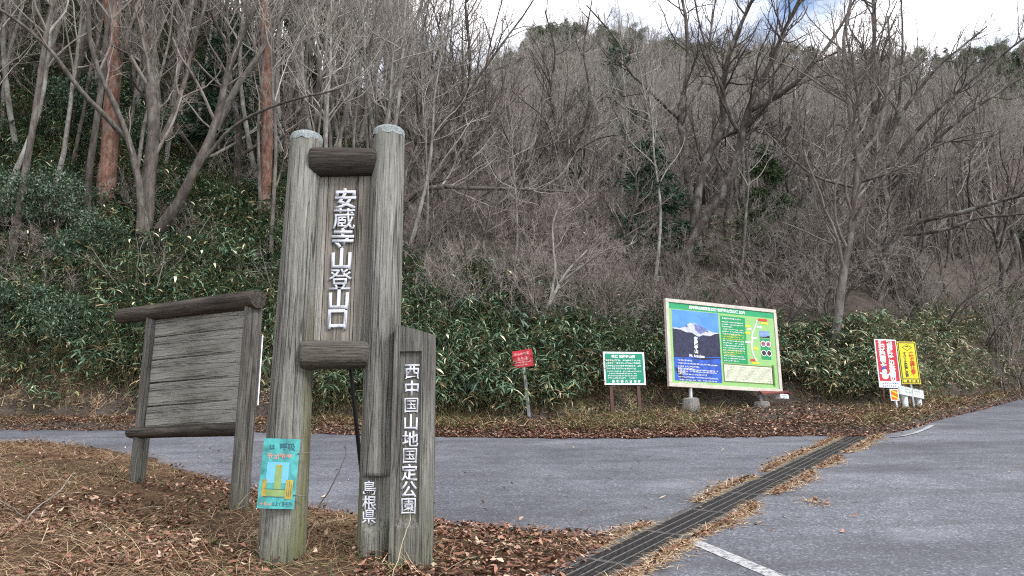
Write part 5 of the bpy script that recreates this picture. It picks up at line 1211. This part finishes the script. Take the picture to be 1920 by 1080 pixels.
# ------------------------------------------------------------------ leaf litter, straw, grass
LIT = [(.2, .095, .064), (.28, .145, .1), (.15, .082, .06), (.36, .235, .165), (.44, .33, .24), (.09, .055, .042)]
def litter_mesh(x, y, zf, seed, s0=.035, s1=.08, wts=(4, 4, 3, 2.5, 1.2, 2), lift=.02):
    r_ = np.random.default_rng(seed); n = len(x); z = zf(x, y) + r_.random(n) ** 2 * lift + .004; c = np.stack([x, y, z], -1); a = r_.uniform(0, 6.28, n)
    nn = nrm(np.stack([r_.normal(0, .35, n), r_.normal(0, .35, n), np.ones(n)], -1)); dd = np.stack([np.cos(a), np.sin(a), np.zeros(n)], -1); dd = nrm(dd - nn * (dd * nn).sum(1, keepdims=True)); ln = s0 + (s1 - s0) * r_.random(n) ** 1.6 * 1.35; wd_ = ln * r_.uniform(.35, .6, n); s = np.cross(dd, nn); cu = r_.uniform(-.4, .7, n)
    rows = []
    for t, wq, h_ in ((0, .3, 0), (.45, 1, -.12), (1, .2, .1)):
        p = c + dd * (ln * (t - .5))[:, None]
        for sg in (-1, 1): rows.append(p + s * (sg * wd_ * wq / 2)[:, None] + nn * ((h_ + cu * wq) * ln * .6 + .004)[:, None])
    V = np.stack(rows, 1).reshape(-1, 3); b = (np.arange(n) * 6)[:, None]; f = np.concatenate([b + np.array([[0, 1, 3, 2]]), b + np.array([[2, 3, 5, 4]])])
    return np_mesh('litter', V, f, False, np.repeat(pick_cols(LIT, wts, n, r_, .35), 6, 0))
def blades(x, y, zf, seed, l0, l1, pal, wts, flat=.5, wd_=.004):
    """thin grass blades, bent over"""
    r_ = np.random.default_rng(seed); n = len(x); p = np.stack([x, y, zf(x, y) - .01], -1); a = r_.uniform(0, 6.28, n); e_ = np.clip(r_.normal(1 - flat, .35, n), .03, 1.5); d = nrm(np.stack([np.cos(a), np.sin(a), e_], -1)); L = r_.uniform(l0, l1, n); s = nrm(np.stack([-np.sin(a), np.cos(a), r_.normal(0, .3, n)], -1)); rows = []; q_ = p
    for j in range(4):
        w_ = wd_ * (1, .9, .6, .15)[j]; rows += [q_ - s * w_, q_ + s * w_]; q_ = q_ + d * (L / 3)[:, None]; d = nrm(d + np.stack([r_.normal(0, .12, n), r_.normal(0, .12, n), np.full(n, -.28)], -1))
    V = np.stack(rows, 1); zf_ = zf(V[..., 0].ravel(), V[..., 1].ravel()).reshape(V.shape[:2]); V[..., 2] = np.maximum(V[..., 2], zf_ + .004); V = V.reshape(-1, 3); b = (np.arange(n) * 8)[:, None]
    f = np.concatenate([b + np.array([[k, k + 1, k + 3, k + 2]]) for k in (0, 2, 4)])
    return np_mesh('blades', V, f, False, np.repeat(pick_cols(pal, wts, n, r_, .3), 8, 0))
vzf = lambda x, y: verge_z(x, y)[0]
STR = [(.33, .22, .125), (.44, .33, .2), (.2, .125, .075), (.5, .41, .29)]; GRS = [(.07, .11, .035), (.1, .14, .05), (.2, .2, .08)]
n = 150000; x = r3.uniform(-11, 1.2, n); y = r3.uniform(3.6, 13, n) ; d = inside_dist(x, y); nearw = np.clip(1.35 - y / 14, .25, 1); clump = fbm(x * .9, y * .9, 77, 3)
kp = (d > -.12) & (r3.random(n) < nearw * np.where((x > -1.0), 1.0, np.clip(.22 + clump * 1.1, .05, .7))) & (np.abs(x) < y * .75 + .6)
tag(obj('leaf_litter', litter_mesh(x[kp], y[kp], vzf, 1, .024, .062, (4, 4, 3.5, 3, 1.6, 3), .035), M_LITTER), 'brown fallen leaves heaped over the near verge', 'leaf litter', kind='stuff')
n = 150000; x = r3.uniform(-11, 1.0, n); y = r3.uniform(3.6, 13, n); d = inside_dist(x, y); clump = fbm(x * .8 + 9, y * .8, 78, 3)
kp = (d > .02) & (r3.random(n) < np.clip(.5 + clump * 1.8, 0.06, 1) * np.where(x > -1.0, .14, 1)) & (np.abs(x) < y * .75 + .6)
tag(obj('dry_grass', blades(x[kp], y[kp], vzf, 2, .1, .4, STR, [4, 1.6, 8, .7], .82, .0022), M_STRAW), 'tangled straw-coloured dead grass over the near verge', 'grass', kind='stuff')
n = 9000; x = r3.uniform(-9, .6, n); y = r3.uniform(4.2, 10, n); d = inside_dist(x, y); clump = fbm(x * 1.3 + 4, y * 1.3, 79, 3); kp = (d > .1) & (clump > .08) & (np.abs(x) < y * .75 + .6)
fx_ = []; fy_ = []
for cx, cy in ((PL[0], YS), (PR[0], YS), (BP[0], YP), (bL[0], bL[1]), (bR[0], bR[1])):
    a_ = r3.uniform(0, 6.28, 110); k_ = r3.uniform(.12, .3, 110); fx_.append(cx + k_ * np.cos(a_)); fy_.append(cy + k_ * np.sin(a_))
tag(obj('dry_grass', blades(np.concatenate(fx_), np.concatenate(fy_), vzf, 33, .06, .26, STR + GRS, [3, 2, 3, 1, 2, 2, 1], .35, .003), M_STRAW), 'dry grass tufts round the feet of the wooden posts', 'grass', kind='stuff')
tag(obj('green_grass', blades(x[kp], y[kp], vzf, 3, .06, .16, GRS, [3, 3, 2], .35, .003), M_STRAW), 'sparse green grass tufts among leaves on the near verge', 'grass', kind='stuff')
# far edge of the lot: leaves drifted along it, straw and weeds behind
n = 34000; az_ = r3.uniform(-38, 38, n); s_ = r3.random(n) ** 1.6; rr = r_edge(az_) - .12 - .5 * np.clip(fbm(az_ * .9, az_ * 0, 61, 4), -.3, .6) * r3.random(n) + s_ * np.interp(az_, [-38, -18, -10, 12, 18, 24, 38], [3.6, 3.2, .8, .65, 1.0, 2.6, 2.6]); x, y = rr * np.sin(np.radians(az_)), rr * np.cos(np.radians(az_))
gzf = lambda x, y: np.maximum(ground(x, y), SLOPE * y)
tag(obj('leaf_litter', litter_mesh(x, y, gzf, 4, .03, .065, (3.5, 3.5, 3, 2, 1.2, 2), .03), M_LITTER), 'red-brown leaves drifted along the far edge of the lot', 'leaf litter', kind='stuff')
n = 40000; az_ = r3.uniform(-38, 38, n); rr = r_edge(az_) + .35 + r3.random(n) * (FLAT(az_) + .2); x, y = rr * np.sin(np.radians(az_)), rr * np.cos(np.radians(az_)); cl = fbm(x * .7, y * .7, 80, 3); kp = r3.random(n) < np.clip(.45 + cl * 1.8, .04, 1) * np.where(az_ < -17, .3, 1)
tag(obj('weeds', blades(x[kp], y[kp], gzf, 5, .15, .42, STR + GRS, [2, 1.5, 2, 1, 2, 2, 2], .45, .005), M_STRAW), 'straw and green weeds between far lot edge and bamboo', 'weeds', kind='stuff')
n = 44000; az_ = r3.uniform(-38, 38, n); rr = r_edge(az_) + .5 + r3.random(n) * (FLAT(az_) + 2.2); x, y = rr * np.sin(np.radians(az_)), rr * np.cos(np.radians(az_))
tag(obj('leaf_litter', litter_mesh(x, y, gzf, 14, .03, .075, (3, 3, 4, 2.5, 1.5, 4), .05), M_LITTER), 'dull brown dead leaves over the bank below the bamboo', 'leaf litter', kind='stuff')
n = 7000; az_ = r3.uniform(-40, -19, n); rr = r_edge(az_) + .4 + r3.random(n) * (FLAT(az_) + 2.0); x, y = rr * np.sin(np.radians(az_)), rr * np.cos(np.radians(az_))
tag(obj('dead_bracken', blades(x, y, gzf, 15, .15, .5, STR, [3, 1.5, 5, .6], .7, .005), M_STRAW), 'dead brown bracken and straw on the left bank', 'bracken', kind='stuff')
# straw caught along the gutter
seg = [(.6, 1.55, -1), (2.6, 4.4, -1), (4.8, 7.6, -1), (7.7, 9.4, -1), (-.3, 1.2, 1), (1.3, 2.9, 1), (3.4, 5.1, 1), (5.4, 6.6, 1), (7.0, 9.8, 1)]; X_ = []; Y_ = []
for a, b, sd_ in seg:
    m_ = int(560 * (b - a)); t_ = r3.uniform(a, b, m_); wdt = .04 + .10 * np.sin((t_ - a) / (b - a) * np.pi) * (1 + vnoise(t_ * 5, t_ * 0, 3)); off_ = sd_ * (q + .02 + np.abs(r3.normal(0, 1, m_)) * wdt * .7)
    X_.append(DA[0] + DD[0] * t_ + DN[0] * off_); Y_.append(DA[1] + DD[1] * t_ + DN[1] * off_)
pt_ = on_plane(1530, 943)[:2]; X_.append(pt_[0] + r3.normal(0, .06, 90)); Y_.append(pt_[1] + r3.normal(0, .11, 90))
pe = on_plane(1590, 810)[:2]; X_.append(pe[0] + r3.normal(0, .35, 700)); Y_.append(pe[1] + r3.normal(0, .3, 700))
x = np.concatenate(X_); y = np.concatenate(Y_); pzf = lambda x, y: SLOPE * y + .004
tag(obj('gutter_straw', blades(x, y, pzf, 6, .05, .17, STR, [3, 4, 2, 2], .7, .003), M_STRAW), 'straw and dead grass caught along both sides of the gutter', 'grass', kind='stuff')
ks = r3.random(len(x)) < .2
tag(obj('leaf_litter', litter_mesh(x[ks], y[ks], pzf, 7, .03, .06), M_LITTER), 'small dead leaves lying beside the gutter', 'leaf litter', kind='stuff')
# a few loose leaves and chips on the asphalt
n = 420; x = r3.uniform(-9, 6, n); y = r3.uniform(6.3, 13.6, n); d = inside_dist(x, y); kp = (d < -.1) & (r3.random(n) < np.clip(1.0 + d * .25, .06, 1))
tag(obj('scattered_leaves', litter_mesh(x[kp], y[kp], pzf, 8, .03, .07, (2, 2, 1, 3, 4, 1)), M_LITTER), 'loose leaves and pale chips scattered on the asphalt', 'leaves', kind='stuff')
# twigs and stalks that stand out on the verge
def twig(pts, ra, rb_, m_, label, nm='fallen_twig'):
    W = np.array([at(a, b, c) for a, b, c in pts]); b0 = W[0].copy(); V, f = tubes(smooth_path(W - b0, 14, .004, r3)[None], np.linspace(ra, rb_, 14)[None], 6); e_ = obj(nm, np_mesh(nm, V, f, True), m_); e_.location = [float(c) for c in b0]; tag(e_, label, 'twig')
twig([(596, 950, 6.6), (625, 905, 6.6), (646, 862, 6.6), (648, 835, 6.6)], .006, .003, M_TWIGD, 'thin dark stick standing between the two sign posts')
twig([(40, 1000, 6.4), (58, 963, 6.6), (110, 920, 7.0), (140, 885, 7.4)], .008, .003, M_BARKP, 'pale forked twig lying on the left of the verge')
twig([(0, 938, 7.1), (45, 968, 6.6), (75, 1000, 6.3)], .006, .003, M_BARKP, 'pale twig crossing the frame edge at lower left')
twig([(736, 1080, 5.05), (752, 1030, 5.1), (765, 985, 5.15), (770, 955, 5.18)], .0035, .002, M_STRAWM := plain('pale_stalk', (.42, .36, .24), .8), 'pale dry stalk in front of the park name post', 'dry_stalk')
# sasa seedling
p0 = at(388, 1068, 5.6); p0[2] = vz(p0[0], 5.6); sd_ = empty('bamboo_seedling', p0); tag(sd_, 'single green bamboo seedling on the verge left of the sign post', 'plant')
tp = at(398, 1022, 5.6) - p0
rod('stem', (0, 0, -.03), tp, .004, plain('seedling_stem', (.12, .12, .05), .7), sd_, 6, .003)
for dx, dz, l_ in ((.1, .01, .15), (.08, .07, .12), (-.09, -.08, .13), (.04, -.11, .14), (-.1, .03, .1), (.0, .08, .1)):
    dd = nrm(np.array([[dx, -.05, dz]])); V, f, cc = leaf_quads(np.zeros((1, 3)), dd, nrm(np.cross(dd, np.array([[.1, .9, -.3]]))), np.array([l_]), np.array([.032]), np.array([[.07, .15, .06]])); lf_ = obj('leaf', np_mesh('leaf', V, f, True, cc), M_SASA, sd_); lf_.location = [float(c) for c in tp]
